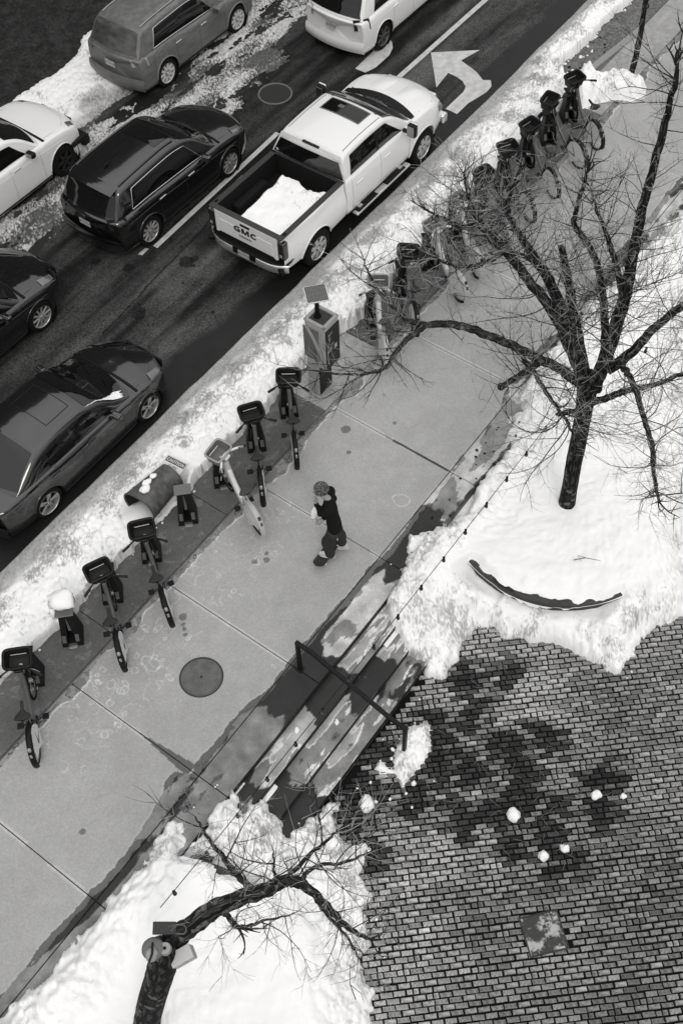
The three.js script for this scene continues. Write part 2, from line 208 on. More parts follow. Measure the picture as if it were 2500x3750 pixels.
// kerb and strip under the snow bank
structure('kerb', [rbox(RX1 - RX0, 0.75, 0.16, 0.02, (RX0 + RX1) / 2, -0.372, -10.8)], M(0.28, 0.9));
const padMaps = groundMaps(RX0, -10.75, RX1 - RX0, 2.4, 2048, 150, (x, z) => [0.135 * (0.75 + 0.5 * fbm(x * 2.2, z * 2.2, 4)) * (0.8 + 0.4 * hash(Math.floor(x * 60), Math.floor(z * 60))), 0.8]);
structure('verge_strip', [worldUV(box(RX1 - RX0, 0.7, 2.31, (RX0 + RX1) / 2, -0.362, -9.575), RX0, -10.75, RX1 - RX0, 2.4)], new THREE.MeshPhysicalMaterial({ ...padMaps, specularIntensity: 0.4 }));
const plateMaps = groundMaps(RX0, -9.4, RX1 - RX0, 1, 2048, 64, (x, z) => [0.105 * (0.8 + 0.4 * fbm(x * 1.5, z * 2.5, 4)) * (0.82 + 0.36 * hash(Math.floor(x * 60), Math.floor(z * 60))) * (fbm(x * 9, z * 9, 3) > 0.7 ? 1.4 : 1), 0.6]);
const plateMat = new THREE.MeshPhysicalMaterial({ ...plateMaps, specularIntensity: 0.4 });
[[-4.16, -1.23, 'third dock plate left of the fallen barrel, mostly outside the picture'], [-1.23, 1.7, 'dock plate at the lower left end of the bike rack'], [1.7, 4.63, 'dark dock plate with the empty dock nearest the left edge'], [4.63, 7.56, 'dark dock plate below the tipped barrel'], [7.56, 10.49, 'dark dock plate just left of the solar kiosk'], [12.35, 15.3, 'raised dock plate right of the solar kiosk with an exposed edge'], [15.3, 18.25, 'dock plate behind the tree branches, middle of the far row'], [18.25, 21.2, 'dock plate at the far end beside the snow pile']].forEach(([a, b, label]) => {
  const o = part('dock_plate', [worldUV(rbox(b - a - 0.012, 0.036, 0.9, 0.006, (a + b) / 2, 0.012, -8.895), RX0, -9.4, RX1 - RX0, 1)], plateMat, scene);
  tag(o, label, 'dock plate', 'plates that carry the bike docks');
});
// sidewalk slabs: damp along the steps, salt rings, dark joints
const rings = []; for (let i = 0; i < 34; i++) { const q = rnd(); rings.push([rr(2.9, 5.6) + (q > 0.8 ? 2 : 0), q < 0.8 ? rr(-8.2, -7.2) : rr(-8.2, -5.9), 0.02 + 0.06 * rnd() * rnd(), rr(0.5, 1.5), rnd() * 9]); }
rings.push([4.0, -7.65, 0.07, 1, 1], [4.35, -7.75, 0.05, 1, 2], [3.95, -7.9, 0.09, 1.3, 3], [4.6, -7.6, 0.1, 0.6, 4], [9.6, -6.1, 0.12, 0.8, 5]);
const spots = [[10.35, -7.85, 0.085], [9.95, -7.5, 0.05], [7.1, -7.45, 0.05], [7.25, -7.3, 0.055], [7.35, -7.38, 0.035], [11.0, -7.2, 0.04], [1.9, -6.6, 0.05], [5.55, -7.75, 0.07], [5.45, -7.65, 0.035], [5.4, -7.58, 0.035], [5.32, -7.5, 0.035]];
const marks = new Map(); const mk = (o, k) => { for (let a = -1; a <= 1; a++) for (let b = -1; b <= 1; b++) { const key = (Math.floor(o[0]) + a) + ',' + (Math.floor(o[1]) + b); if (!marks.has(key)) marks.set(key, []); marks.get(key).push([k, ...o]); } };
rings.forEach((o) => mk(o, 0)); spots.forEach((o) => mk(o, 1));
const JX = [-5.95, -3.5, -1.1, 1.27, 3.58, 5.9, 8.42, 10.65, 13.05, 15.45, 17.85, 20.25, 22.65, 25.05, 27.45, 29.85, 30.9];
const nose = [-5.17, -4.8, -4.41, -4.06];
function concrete(x, z) {
  const n1 = fbm(x * 0.9, z * 0.9, 4), n2 = fbm(x * 5, z * 5, 4), gr = hash(Math.floor(x * 62), Math.floor(z * 62));
  let v = 0.35 * (0.82 + 0.2 * n1 + 0.16 * n2) * (0.9 + 0.2 * gr), r = 0.88;
  for (const o of marks.get(Math.floor(x) + ',' + Math.floor(z)) || []) {
    const dx = x - o[1], dz = z - o[2], d = Math.hypot(dx, dz * (o[0] ? 1 : o[4])), ang = Math.atan2(dz, dx);
    if (o[0]) { if (d < o[3] * (0.8 + 0.4 * fbm(x * 12, z * 12, 2))) v *= 0.45; }
    else { const R = o[3] * (0.55 + 0.9 * fbm(2 + Math.cos(ang) * 1.1 + o[5] * 7, 2 + Math.sin(ang) * 1.1, 3)); if (Math.abs(d - R) < 0.008) v = Math.min(0.6, v * 1.45); }
  }
  { const ez = -8.28 + 0.3 * (fbm(x * 1.7, 4, 4) - 0.5) + 0.05 * (fbm(x * 11, 7, 3) - 0.5); if (z < ez) v *= fbm(x * 6, z * 8, 4) > 0.47 ? 0.5 : 0.72; else if (z < ez + 0.035) v = Math.min(0.55, v * (fbm(x * 5, 2, 2) > 0.45 ? 1.5 : 1)); if (z < ez && Math.abs(fbm(x * 4 + 9, z * 4, 3) - 0.5) < 0.012) v *= 0.3; }                                // broken, stained edge beside the dock plates
  const sal = fbm(x * 3.3 + 3, z * 3.3, 4); if (Math.abs(sal - 0.5) < 0.012 && z < -7.2 && x > 2.4 && x < 8.5) v *= 1.3;
  for (const j of JX) { const d = Math.abs(x - j); if (d < 0.04 && fbm(x * 2, z * 1.3 + j, 3) > 0.42) v *= 1.28; }
  if (Math.abs(x - 3.58) < 0.1 * (z + 7.0) && z < -5.9) v *= 0.34;
  if (Math.abs(x - 10.65) < 0.025 && z > -7) v *= 0.3;
  const d = z - wet0(x) + 0.1 * (fbm(x * 2.2, z * 2.2 + 8, 3) - 0.5) + 0.07 * (fbm(x * 9, z * 9, 3) - 0.5);
  if (d > -0.03 && d < 0.0) v = Math.min(0.45, v * 1.12);
  if (d >= 0) {
    const deep = d > 0.09 + 0.1 * (fbm(x * 3 + 7, 2, 3) - 0.4);
    let w = deep ? 0.028 : 0.12; r = deep ? 0.45 : 0.75;
    const jag = 0.16 * (fbm(x * 7, z * 7, 4) - 0.5); let t;
    if (z < nose[0]) {
      t = fbm(x * 0.85 + 21, z * 2.4, 5) + jag - 0.6 + 0.3 * sstep(6.3, 6.8, x) * sstep(8.5, 8.1, x) * sstep(-5.72, -5.5, z) + 0.34 * sstep(4.25, 3.7, x) * sstep(-5.52 + 0.12 * (x - 3), -5.38 + 0.12 * (x - 3), z) + 0.1 * sstep(8.6, 9.4, x) + 0.16 * sstep(0.35, 0.1, Math.hypot((x - 4.75) * 0.8, (z + 5.28) * 2)) - 0.1 * sstep(3.9, 4.4, x) * sstep(6.4, 6.0, x);
      if (t > 0) { const pale = x > 6.2 && fbm(x * 1.6, z * 3.5, 5) > 0.46; w = (pale ? 0.5 : 0.24) * (0.6 + 0.7 * n2); r = 0.85; } else if (t > -0.03) w = 0.1;
    } else {
      const k = z < nose[1] ? 1 : z < nose[2] ? 2 : 3;
      t = fbm(x * 0.9 + k * 13, z * 2.6, 5) + jag - 0.22 - 0.5 * sstep(0.35, -0.1, x - (k === 1 ? 3.95 : k === 2 ? 4.25 : 4.45) + 0.5 * (fbm(z * 9, k, 3) - 0.5)) - 0.6 * sstep(0.75, 0.35, Math.abs(x - (k === 1 ? 5.95 : k === 2 ? 6.5 : 6.9)) + 0.5 * (fbm(x * 3, z * 6, 3) - 0.3)) * (k === 1 ? 1 : 0.62);
      if (t > 0) { const q = fbm(x * 1.5 + 3 * k, z * 6.5, 5), line = Math.abs(q - 0.5); w = (line < 0.035 ? 0.62 : q > 0.5 ? 0.36 : 0.21) * (0.7 + 0.6 * n2); r = 0.85; } else if (t > -0.03) w = 0.12;
    }
    v = w * (0.85 + 0.3 * n2) * (0.9 + 0.2 * gr);
  }
  return [clamp(v, 0.02, 0.7), r];
}
const CM = [RX0, -8.47, RX1 - RX0, 4.5];
const conMat = new THREE.MeshPhysicalMaterial({ ...groundMaps(CM[0], CM[1], CM[2], CM[3], 2048, 360, concrete), specularIntensity: 0.45 });
const walk = new THREE.Group(); walk.name = 'sidewalk'; walk.userData.kind = 'structure'; scene.add(walk);
for (let i = 0; i + 1 < JX.length; i++) part('slab', [worldUV(rbox(JX[i + 1] - JX[i] - 0.014, 0.5, 2.665, 0.006, (JX[i] + JX[i + 1]) / 2, -0.25, -7.085), ...CM)], conMat, walk);
for (let i = 0; i + 1 < JX.length; i++) part('kerb_slab', [worldUV(rbox(JX[i + 1] - JX[i] - 0.014, 0.6, 0.565, 0.012, (JX[i] + JX[i + 1]) / 2, -0.3, -5.455), ...CM)], conMat, walk);
const plainCon = new THREE.MeshPhysicalMaterial({ map: speckle(256, 0.2, 0.44, 14), roughness: 0.9, specularIntensity: 0.4 });
part('slab', [worldUV(rbox(1.84, 0.5, 0.88, 0.006, 11.42, -0.248, -8.88), 0, 0, 1.5, 1.5)], plainCon, walk); for (const x of [22.4, 24.8, 27.2, 29.6]) part('slab', [worldUV(rbox(2.386, 0.5, 0.82, 0.006, x, -0.248, -8.84), 0, 0, 1.5, 1.5)], plainCon, walk);
part('joint_bed', [box(RX1 - RX0, 0.5, 3.25, (RX0 + RX1) / 2, -0.275, -6.8)], M(0.03, 0.95), walk);
const steps = thing('stone_steps', 'three worn stone steps between the sidewalk and the brick plaza', 'steps', [0, 0, 0]);
for (let k = 1; k < 4; k++) part('step', [worldUV(rbox(6.6, 0.6, nose[k] - nose[k - 1] + 0.03, 0.018, 5.45, -0.15 * k - 0.3, (nose[k] + nose[k - 1]) / 2 - 0.012), ...CM)], conMat, steps);
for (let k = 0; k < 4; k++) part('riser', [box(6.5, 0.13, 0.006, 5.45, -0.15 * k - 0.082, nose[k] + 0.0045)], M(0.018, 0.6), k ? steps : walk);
// ---------------------------------------------------------------- brick plaza, laid at 47 degrees to the street
const plaza = new THREE.Group(); plaza.name = 'plaza'; plaza.userData.kind = 'structure'; scene.add(plaza);
part('bed', [quadFlat([[-6, -4.2], [14, -4.2], [14, 8], [-6, 8]], -0.628)], M(0.006, 0.95), plaza);
const BA = 47 * Math.PI / 180, bu = [Math.cos(BA), Math.sin(BA)], bv = [-Math.sin(BA), Math.cos(BA)], BP = 0.191, BR = 0.0895;
const brickTex = speckle(256, 0.05, 1.0, 13);
function brickGeo(w, d, v) {                            // a paver with worn, chamfered top edges
  const h = 0.05, c = 0.006, j = () => rr(-0.006, 0.006), A = [], o = (x, y, z) => A.push([x, y, z]);
  for (const [y, k] of [[0, 0], [h - c, 0], [h, c]]) for (const [sx, sz] of [[-1, -1], [1, -1], [1, 1], [-1, 1]]) o(sx * (w / 2 - k) + (y ? j() : 0), y, sz * (d / 2 - k) + (y ? j() : 0));
  const P = [], U = [], q = (a, b, c2, d2) => { for (const k of [a, b, c2, a, c2, d2]) { P.push(...A[k]); U.push((A[k][0] + v * 0.37) * 2.5, (A[k][2] + v * 0.61) * 2.5); } };
  for (let r = 0; r < 2; r++) for (let k = 0; k < 4; k++) { const a = r * 4 + k, b = r * 4 + (k + 1) % 4; q(a, a + 4, b + 4, b); }
  q(8, 11, 10, 9);
  const g = new THREE.BufferGeometry(); g.setAttribute('position', new THREE.Float32BufferAttribute(P, 3)); g.setAttribute('uv', new THREE.Float32BufferAttribute(U, 2)); g.computeVertexNormals(); return g;
}
const fullBricks = [0, 1, 2, 3, 4, 5].map((v) => brickGeo(0.166, 0.063, v)), halfBricks = [0, 1].map((v) => brickGeo(0.073, 0.063, v));
const toneOf = (k) => 0.03 * Math.pow(1.47, k), brickTone = Array.from({ length: 10 }, (_, k) => new THREE.MeshPhysicalMaterial({ specularIntensity: 0.4, map: brickTex, color: g3(toneOf(k)), roughness: k < 2 ? 0.5 : 0.85 }));
const blots = [[6.05, -3.1, 0.5], [6.5, -3.3, 0.4], [7.1, -3.0, 0.35], [5.3, -2.9, 0.3], [6.3, -2.4, 0.35], [6.9, -2.2, 0.4], [6.7, -1.75, 0.45], [6.3, -1.6, 0.4], [5.9, -1.9, 0.35], [5.6, -2.2, 0.35], [7.4, -1.75, 0.3], [6.6, -1.1, 0.35], [6.2, -1.0, 0.35], [7.3, -0.8, 0.35], [6.9, -0.55, 0.35], [5.9, -0.75, 0.3], [6.0, -0.5, 0.25], [4.6, -3.5, 0.4], [5.0, -3.7, 0.35], [5.7, -3.75, 0.35], [4.35, -3.0, 0.25], [8.0, -2.9, 0.3], [7.6, -3.4, 0.3], [5.6, -1.3, 0.22]];
const inHatch = (x, z) => sdPoly(HATCH, x, z) > 0.0;
const list = [];
for (let r = -90; r < 90; r++) for (let c = -60; c < 60; c++) {
  const jit = hash(r + 500, 17) * 0.7, u = (c + (r & 1 ? 0.5 : 0) + jit * 0.25) * BP, v = r * BR + 0.006 * Math.sin(u * 0.9 + r), x = 5.5 + bu[0] * u + bv[0] * v, z = -1.5 + bu[1] * u + bv[1] * v;
  if (z < -4.0 || x < 1.5 || z > 3.6 || x > 11.5 || z > 1.9 + 0.9 * (4.7 - x) + 3 || inHatch(x, z) || x - 4.7 > 1.6 + (1.9 - z) * 2.05) continue;
  if (sdPoly(SNOWR, x, z) > 0.5 || sdPoly(SNOWL, x, z) > 0.5) continue;
  let w = -1; for (const b of blots) w = Math.max(w, 1 - Math.hypot(x - b[0], z - b[1]) / b[2]);
  w += 1.1 * (fbm(x * 2.4, z * 2.4, 4) - 0.5); const near = Math.hypot(x, 17.1, z);
  list.push({ x, z, w, near, s: hash(r + 9, c + 4), half: hash(r * 3 + 1, c * 5 + 2) < 0.07 });
}
list.sort((a, b) => a.near - b.near);
const rest = { n: [], c: [] }; let restGeo = [];
list.forEach((b, i) => {
  const band = 0.6 * fbm(b.x * 0.9 + 3, b.z * 0.9 + 8, 3) + 0.5 * b.s - 0.04, dry = lerp(0.12, 0.85, clamp(band, 0, 1)) * lerp(0.75, 1.2, sstep(-0.6, -2.4, b.z)) * (hash(i, 3) > 0.93 ? 1.35 : 1), wetness = sstep(-0.55, 0.45, b.w + 0.9 * (hash(i, 8) - 0.5)), tone = dry * lerp(1, 0.1, wetness);
  const kk = clamp(Math.round(Math.log(tone / 0.03) / Math.log(1.47)), 0, 9), mat = brickTone[kk];
  const y = -0.65 + 0.014 * b.s, turn = -BA + 0.05 * (hash(i, 21) - 0.5); b.x += 0.008 * (hash(i, 31) - 0.5); b.z += 0.008 * (hash(i, 41) - 0.5);
  const put = (geo, x, z) => {
    if (i < 300) { const o = shade(new THREE.Mesh(geo, mat)); o.name = 'brick'; o.position.set(x, y, z); o.rotation.y = turn; plaza.add(o); }
    else { const g = geo.clone().rotateY(turn).translate(x, y, z), c = new Float32Array(g.attributes.position.count * 3).fill(tone); g.setAttribute('color', new THREE.BufferAttribute(c, 3)); restGeo.push(g); }
  };
  if (b.half) { put(halfBricks[0], b.x - bu[0] * 0.048, b.z - bu[1] * 0.048); put(halfBricks[1], b.x + bu[0] * 0.048, b.z + bu[1] * 0.048); }
  else put(fullBricks[Math.floor(b.s * 5.99)], b.x, b.z);
});
{ const o = shade(new THREE.Mesh(mergeGeometries(restGeo), new THREE.MeshPhysicalMaterial({ specularIntensity: 0.4, map: brickTex, vertexColors: true, roughness: 0.78 }))); o.name = 'brick_field'; o.userData.kind = 'stuff'; plaza.add(o); }
// square iron hatch let into the bricks
{ const hp = HATCH, cx = (hp[0][0] + hp[1][0] + hp[2][0] + hp[3][0]) / 4, cz = (hp[0][1] + hp[1][1] + hp[2][1] + hp[3][1]) / 4, t = thing('utility_hatch', 'rusty square metal hatch let into the brick plaza', 'hatch', [cx, -0.583, cz], -0.72);
  const m = groundMaps(-0.3, -0.3, 0.6, 0.6, 128, 128, (x, z) => { const n = fbm(x * 7 + 5, z * 7, 3) + 0.5 * (fbm(x * 40, z * 40, 3) - 0.5); return [0.05 + 0.34 * sstep(0.4, 0.68, n), 0.75]; });
  part('lid', [worldUV(rbox(0.55, 0.03, 0.53, 0.006, 0, -0.012, 0), -0.3, -0.3, 0.6, 0.6)], new THREE.MeshPhysicalMaterial({ ...m, specularIntensity: 0.4 }), t);
  part('frame', [box(0.59, 0.03, 0.02, 0, -0.016, 0.278), box(0.59, 0.03, 0.02, 0, -0.016, -0.278), box(0.02, 0.03, 0.536, 0.287, -0.016, 0), box(0.02, 0.03, 0.536, -0.287, -0.016, 0)], M(0.04, 0.7), t); }
// ---------------------------------------------------------------- snow
const dirt = (x, z, amt) => { const n = fbm(x * 3, z * 3, 4), g = hash(Math.floor(x * 45), Math.floor(z * 45)), m = sstep(0.66 - amt, 0.84 - amt, n + 0.42 * (g - 0.5) + 0.3 * (fbm(x * 17, z * 17, 2) - 0.5)); return lerp(0.88, 0.2 + 0.3 * g, m); };
const bankIn = (x) => -9.3 + 0.22 * (fbm(x * 1.1, 3, 4) - 0.5) + 0.12 * (fbm(x * 7, 9, 3) - 0.5) - 0.12 * sstep(9.5, 10.6, x) * sstep(12.6, 11.6, x) + (x > 12 ? 0.02 : 0) - 0.75 * sstep(21.3, 22.3, x);
const bankOut = (x) => -10.97 + 0.05 * (fbm(x * 1.5, 8, 3) - 0.5);
function bankY(x, z) {
  const a = bankOut(x), b = bankIn(x), t = (z - a) / (b - a), e = 0.07;
  if (t < 0 || z > b) return -0.2;
  let y = lerp(-0.13, 0.022, sstep(0, 0.055, t)) + 0.05 * sstep(0.05, 0.3, t) + 0.13 * sstep(0.18, 0.62, t) * (0.5 + 0.9 * fbm(x * 0.7, z * 0.7, 3));
  const k = sstep(0.2, 0.45, t) * (0.35 + 0.9 * sstep(0.35, 0.65, fbm(x * 0.9 + 4, z * 1.4, 3)));
  y += k * (0.5 * lumps(x, z, 0.2) + 0.75 * lumps(x + 9, z + 4, 0.085)) + 0.03 * fbm(x * 20, z * 20, 3) * (0.4 + k);
  const bd = Math.hypot((x - 7.05) / 0.75, (z + 9.66) / 0.42); y = lerp(Math.min(y, 0.06), y, sstep(0.7, 1.15, bd));
  return lerp(-0.02, y, sstep(0, e, b - z)) - (t < 0.02 ? 0.03 * (1 - t / 0.02) : 0);
}
const bank = structure('snow_bank', [field(-5, 30, -11.05, -9.1, 0.028, bankY, (x, z) => z > bankOut(x) - 0.03 && z < bankIn(x) + 0.03, (x, z) => {
  const t = (z - bankOut(x)) / (bankIn(x) - bankOut(x)), g = hash(Math.floor(x * 40), Math.floor(z * 55));
  const slush = 1 - sstep(0.16, 0.34, t + 0.3 * (fbm(x * 2.2, z * 5, 4) - 0.5));
  return Math.min(dirt(x, z, 0.04 + 0.24 * sstep(0.9, 0.25, t) - (x > 16 ? -0.02 : 0.02)), lerp(0.88, 0.2 + 0.16 * g + 0.12 * fbm(x * 2, z * 30, 3), slush));
})], snowMat);
bank.userData.kind = 'structure';
// snow over the beds beside the steps; base falls from sidewalk level to the plaza
const PL = [[11.05, -3.72, 1.92, [[2.62, 0.62], [-3.0, 0.26]]], [0.95, -4.1, 1.78, [[-0.25, 0.42]]]];
const baseY = (z) => lerp(0.02, -0.58, sstep(-5.25, -3.7, z));
function wallOpen(pl, a) { return pl[3].reduce((m, [c, w]) => { let d = Math.abs(a - c); if (d > Math.PI) d = 2 * Math.PI - d; return Math.max(m, sstep(w, w * 0.55, d)); }, 0); }
function fieldY(P, pl, inner) {
  return (x, z) => {
    const sd = sdPoly(P, x, z) + 0.34 * (fbm(x * 2.3, z * 2.3, 4) - 0.5) + 0.22 * (fbm(x * 7, z * 7, 3) - 0.5), r = Math.hypot(x - pl[0], z - pl[1]), rough = sstep(1.3, 0.2, sd + 0.9 * (fbm(x * 0.9 + 2, z * 0.9, 3) - 0.5));
    if (sd < 0) return baseY(z) - 0.16;
    let y = baseY(z) + 0.05 + 0.2 * sstep(0, 0.5, sd) + 0.06 * fbm(x * 1.3, z * 1.3, 3) - 0.03;
    y += sstep(0, 0.25, sd) * (0.12 * lumps(x, z, 0.32) + rough * (0.75 * lumps(x + 3, z, 0.17) + 0.95 * lumps(x, z + 5, 0.085))) + 0.03 * fbm(x * 13, z * 13, 4) + 0.04 * fbm(x * 4.5, z * 4.5, 3);
    const ang = Math.atan2(z - pl[1], x - pl[0]), open = wallOpen(pl, ang), over = sstep(pl[2] + 1.3, pl[2] - 0.1, r) * sstep(0.05, 0.9, sd);
    const pk = sstep(0.45, 0.62, fbm(x * 1.1 + 8, z * 1.1, 3)), top = 0.1 + 0.1 * fbm(x * 0.9 + 2, z * 0.9, 3) + pk * (0.1 * lumps(x + 1, z + 2, 0.26) + 0.2 * lumps(x, z, 0.1)) + 0.025 * fbm(x * 12, z * 12, 4) + 0.05 * fbm(x * 4, z * 4, 3);
    const H = lerp(y, Math.max(y, top), over);
    if (inner) { const ee = pl[2] + 0.07 - 0.2 * fbm(ang * 11, 5, 4); return lerp(H, 0.02 + (Math.max(H, 0.06) - 0.02) * sstep(ee + 0.03, ee - 0.07, r), sstep(0, 0.1, open) * sstep(0.1, 0.5, sd)) - 0.1 * (1 - sstep(0, 0.07, sd)); }
    y = lerp(H, Math.min(0.05, -0.02 - 0.2 * open + 0.05 * (fbm(x * 5, z * 5, 3) - 0.5)), sstep(pl[2] + 0.55, pl[2] + 0.06, r) * sstep(0, 0.12, open));
    return y - 0.1 * (1 - sstep(0, 0.07, sd));
  };
}
const drift = (x, z, sd) => (sd > 0.75 ? 0.885 : lerp(0.885, Math.max(0.4, dirt(x, z, 0.03)), sstep(0.75, 0.3, sd + 0.5 * (fbm(x * 1.5, z * 1.5, 3) - 0.5))));
for (const [nm, P, pl, b, lab] of [['right', SNOWR, PL[0], [7.0, 20.5, -6.0, 0.2]], ['left', SNOWL.concat([[-3, -1.5], [-3, -5.75]]), PL[1], [-3, 4.8, -5.9, -1.3]]]) {
  const s = structure('snow_field', [field(b[0], b[1], b[2], b[3], 0.026, fieldY(P, pl), (x, z) => sdPoly(P, x, z) > -0.3 && Math.hypot(x - pl[0], z - pl[1]) > pl[2] - 0.06, (x, z) => {
    const sd = sdPoly(P, x, z); let v = drift(x, z, sd);
    const q = nm === 'left' ? sstep(2.9, 3.4, x) * sstep(-3.4, -4.2, z) : sstep(8.9, 8.2, x) * sstep(-3.6, -4.2, z) * 0.7;
    return q > 0.02 ? Math.min(v, Math.max(0.3, dirt(x + 7, z, 0.16 * q - 0.06))) : v;
  })], snowMat);
  { const Y = fieldY(P, pl, true), rows = [], C = []; for (let i = 0; i <= 60; i++) { const row = []; for (let k = 0; k < 220; k++) { const a = k / 220 * Math.PI * 2, op = wallOpen(pl, a > Math.PI ? a - 2 * Math.PI : a), R = (pl[2] + lerp(0.06, 0.05, op)) * i / 60, x = pl[0] + R * Math.cos(a), z = pl[1] + R * Math.sin(a); row.push([x, Y(x, z) - (i === 60 ? 0.03 : 0), z]); } rows.push(row); }
    const g = gridGeo(rows.reverse(), true); g.setAttribute('color', new THREE.BufferAttribute(new Float32Array(g.attributes.position.count * 3).fill(0.885), 3)); structure('snow_field', [g], snowMat); }
}
for (const [i, pl] of PL.entries()) {
  const arcs = pl[3].map(([c, wd]) => new THREE.LatheGeometry([[pl[2] - 0.14, 0.03], [pl[2] + 0.03, 0.03], [pl[2] + 0.045, 0.015], [pl[2] + 0.045, -0.06], [pl[2] + 0.02, -0.075], [pl[2], -0.08], [pl[2], -0.76]].map((p) => new THREE.Vector2(...p)), 40, Math.PI / 2 - c - wd, wd * 2));
  const t = thing('planter_wall', i ? 'round dark planter wall under the snow around the lower left tree' : 'curved dark planter wall showing through the snow below the large tree', 'planter', [pl[0], 0, pl[1]]);
  for (const w2 of arcs) part('wall_arc', [w2], new THREE.MeshStandardMaterial({ map: speckle(128, 0.012, 0.07, 20), roughness: 0.8 }), t);
}
// tongue of old snow at the foot of the handrail
structure('snow_patch', [field(4.4, 7.2, -4.1, -2.6, 0.026, (x, z) => { const sd = sdPoly(SNOWRAIL, x, z) + 0.18 * (fbm(x * 4, z * 4, 4) - 0.5); return -0.66 + 0.17 * sstep(-0.06, 0.2, sd) + 0.8 * lumps(x, z, 0.1) * sstep(-0.02, 0.1, sd) + 0.5 * lumps(x + 4, z, 0.05) * sstep(0, 0.1, sd); }, (x, z) => sdPoly(SNOWRAIL, x, z) > -0.2, (x, z) => dirt(x, z, 0.08))], snowMat);
// far pile beside the last bike, slush along the parked row, bank along the far verge
structure('snow_heap', [field(20.7, 23.2, -9.9, -7.7, 0.028, (x, z) => { const sd = sdPoly(PILE, x, z) + 0.12 * (fbm(x * 3, z * 3, 4) - 0.5); return sd < 0 ? -0.08 : 0.3 * sstep(0, 0.3, sd) * (0.7 + 0.7 * fbm(x * 2, z * 2, 3)) + 0.6 * lumps(x, z, 0.2) * sstep(0, 0.2, sd) + 0.3 * lumps(x, z + 3, 0.08) * sstep(0, 0.1, sd) - 0.01; }, (x, z) => sdPoly(PILE, x, z) > -0.1, (x, z) => dirt(x, z, -0.05))], snowMat);
{ const slushY = (x, z) => { const u = (z + 16.95) / 1.25, n = fbm(x * 0.5, z * 1.9 + 2, 5) + 0.3 * (fbm(x * 2.6, z * 6, 4) - 0.5) + 0.22 * (fbm(x * 11, z * 14, 3) - 0.5), rut = 0.16 * sstep(0.34, 0.1, Math.abs(z + 16.2 + 0.1 * Math.sin(x))) + 0.12 * sstep(0.3, 0.1, Math.abs(z + 17.65)), m = n - 0.36 - 0.24 * u * u * u * u - rut; return m > 0 ? -0.119 + 0.045 * sstep(0, 0.2, m) + 0.2 * lumps(x, z, 0.06) * sstep(0, 0.14, m) : -0.16; };
  const st = 0.032; structure('road_slush', [field(-4, 30, -18.4, -15.5, st, slushY, (x, z) => slushY(x, z) > -0.155 || slushY(x + st, z) > -0.155 || slushY(x, z + st) > -0.155 || slushY(x - st, z) > -0.155 || slushY(x, z - st) > -0.155, (x, z) => { const g = hash(Math.floor(x * 44), Math.floor(z * 44)), k = fbm(x * 0.8 + 5, z * 2.2, 5) + 0.3 * (g - 0.5); return lerp(0.04 + 0.08 * g, 0.3 + 0.34 * g, sstep(0.36, 0.62, k)); })], snowMat); }
{ const far0 = (x) => -20.45 + 0.3 * (fbm(x * 0.9, 5, 4) - 0.5) + 0.12 * (fbm(x * 5, 2, 3) - 0.5) - 0.3 * sstep(16, 16.8, x), far1 = (x) => -18.15 + 0.5 * (fbm(x * 0.9, 15, 4) - 0.5);
  structure('snow_bank', [field(-4, 30, -21, -17.7, 0.034, (x, z) => { const d = Math.min(z - far0(x), (far1(x) - z) * 0.7); return d < 0 ? -0.2 : -0.12 + 0.16 * sstep(0, 0.45, d) * (0.7 + 0.6 * fbm(x, z, 3)) + 0.35 * lumps(x, z, 0.15) * sstep(0, 0.3, d) + 0.25 * lumps(x + 2, z, 0.06) * sstep(0, 0.1, d); }, (x, z) => z > far0(x) - 0.05 && z < far1(x) + 0.05, (x, z) => { const g = hash(Math.floor(x * 40), Math.floor(z * 40)); return Math.min(dirt(x, z, 0.02), lerp(0.14 + 0.3 * g, 0.86, sstep(0.15, 0.75, far1(x) - z + 0.8 * (fbm(x * 1.2, z * 3, 4) - 0.5)))); })], snowMat); }
structure('verge_soil', [quadFlat([[21.2, -9.5], [21.4, -10.3], [31, -10.5], [31, -9.15], [24.8, -9.3], [22.4, -9.5]], 0.006)], new THREE.MeshStandardMaterial({ map: (() => { const t = speckle(256, -0.02, 0.26, 26); return t; })(), roughness: 0.95 }));
tag(part('stone_edging', [box(2.4, 0.05, 0.16, 23.6, 0.016, -9.36, -0.105)], M(0.26, 0.9), scene), 'pale stone edging strip beside the leaf strewn soil', 'edging');
// loose clumps
function chunk(r, s) { const g = mergeVertices(new THREE.IcosahedronGeometry(r, 2).deleteAttribute('normal').deleteAttribute('uv')), p = g.attributes.position; for (let i = 0; i < p.count; i++) { const v = V(p.getX(i), p.getY(i), p.getZ(i)), k = 0.45 + 1.05 * fbm(v.x / r * 1.6 + s, v.y / r * 1.6 + v.z / r * 1.9 + s * 3, 3); v.multiplyScalar(k); p.setXYZ(i, v.x, Math.max(v.y, -r * 0.45), v.z); } g.computeVertexNormals(); return g; }
[[0, 0.11, 'largest crumbled snow lump on the bricks above the hatch'], [1, 0.085, 'round snow lump alone on the bricks toward the right edge'], [2, 0.05, 'smallest crumb of snow on the bricks nearest the right edge'], [3, 0.08, 'broken snow lump on the bricks, lower left of a pair'], [4, 0.075, 'round snow lump on the bricks, upper right of a pair'], [5, 0.07, 'small round snow lump beside the lower left drift'], [6, 0.1, 'oblong snow lump on the bricks beside the lower left drift'], [7, 0.12, 'grey snow lump on the bricks below the steps']].forEach(([k, r, label]) => {
  const o = part('snow_clump', [chunk(r, k * 1.7 + 1).translate(CLUMPS[k][0], -0.6 + r * 0.4, CLUMPS[k][1])], cleanSnow, scene); tag(o, label, 'snow clump', 'snow clumps on the brick plaza');
});
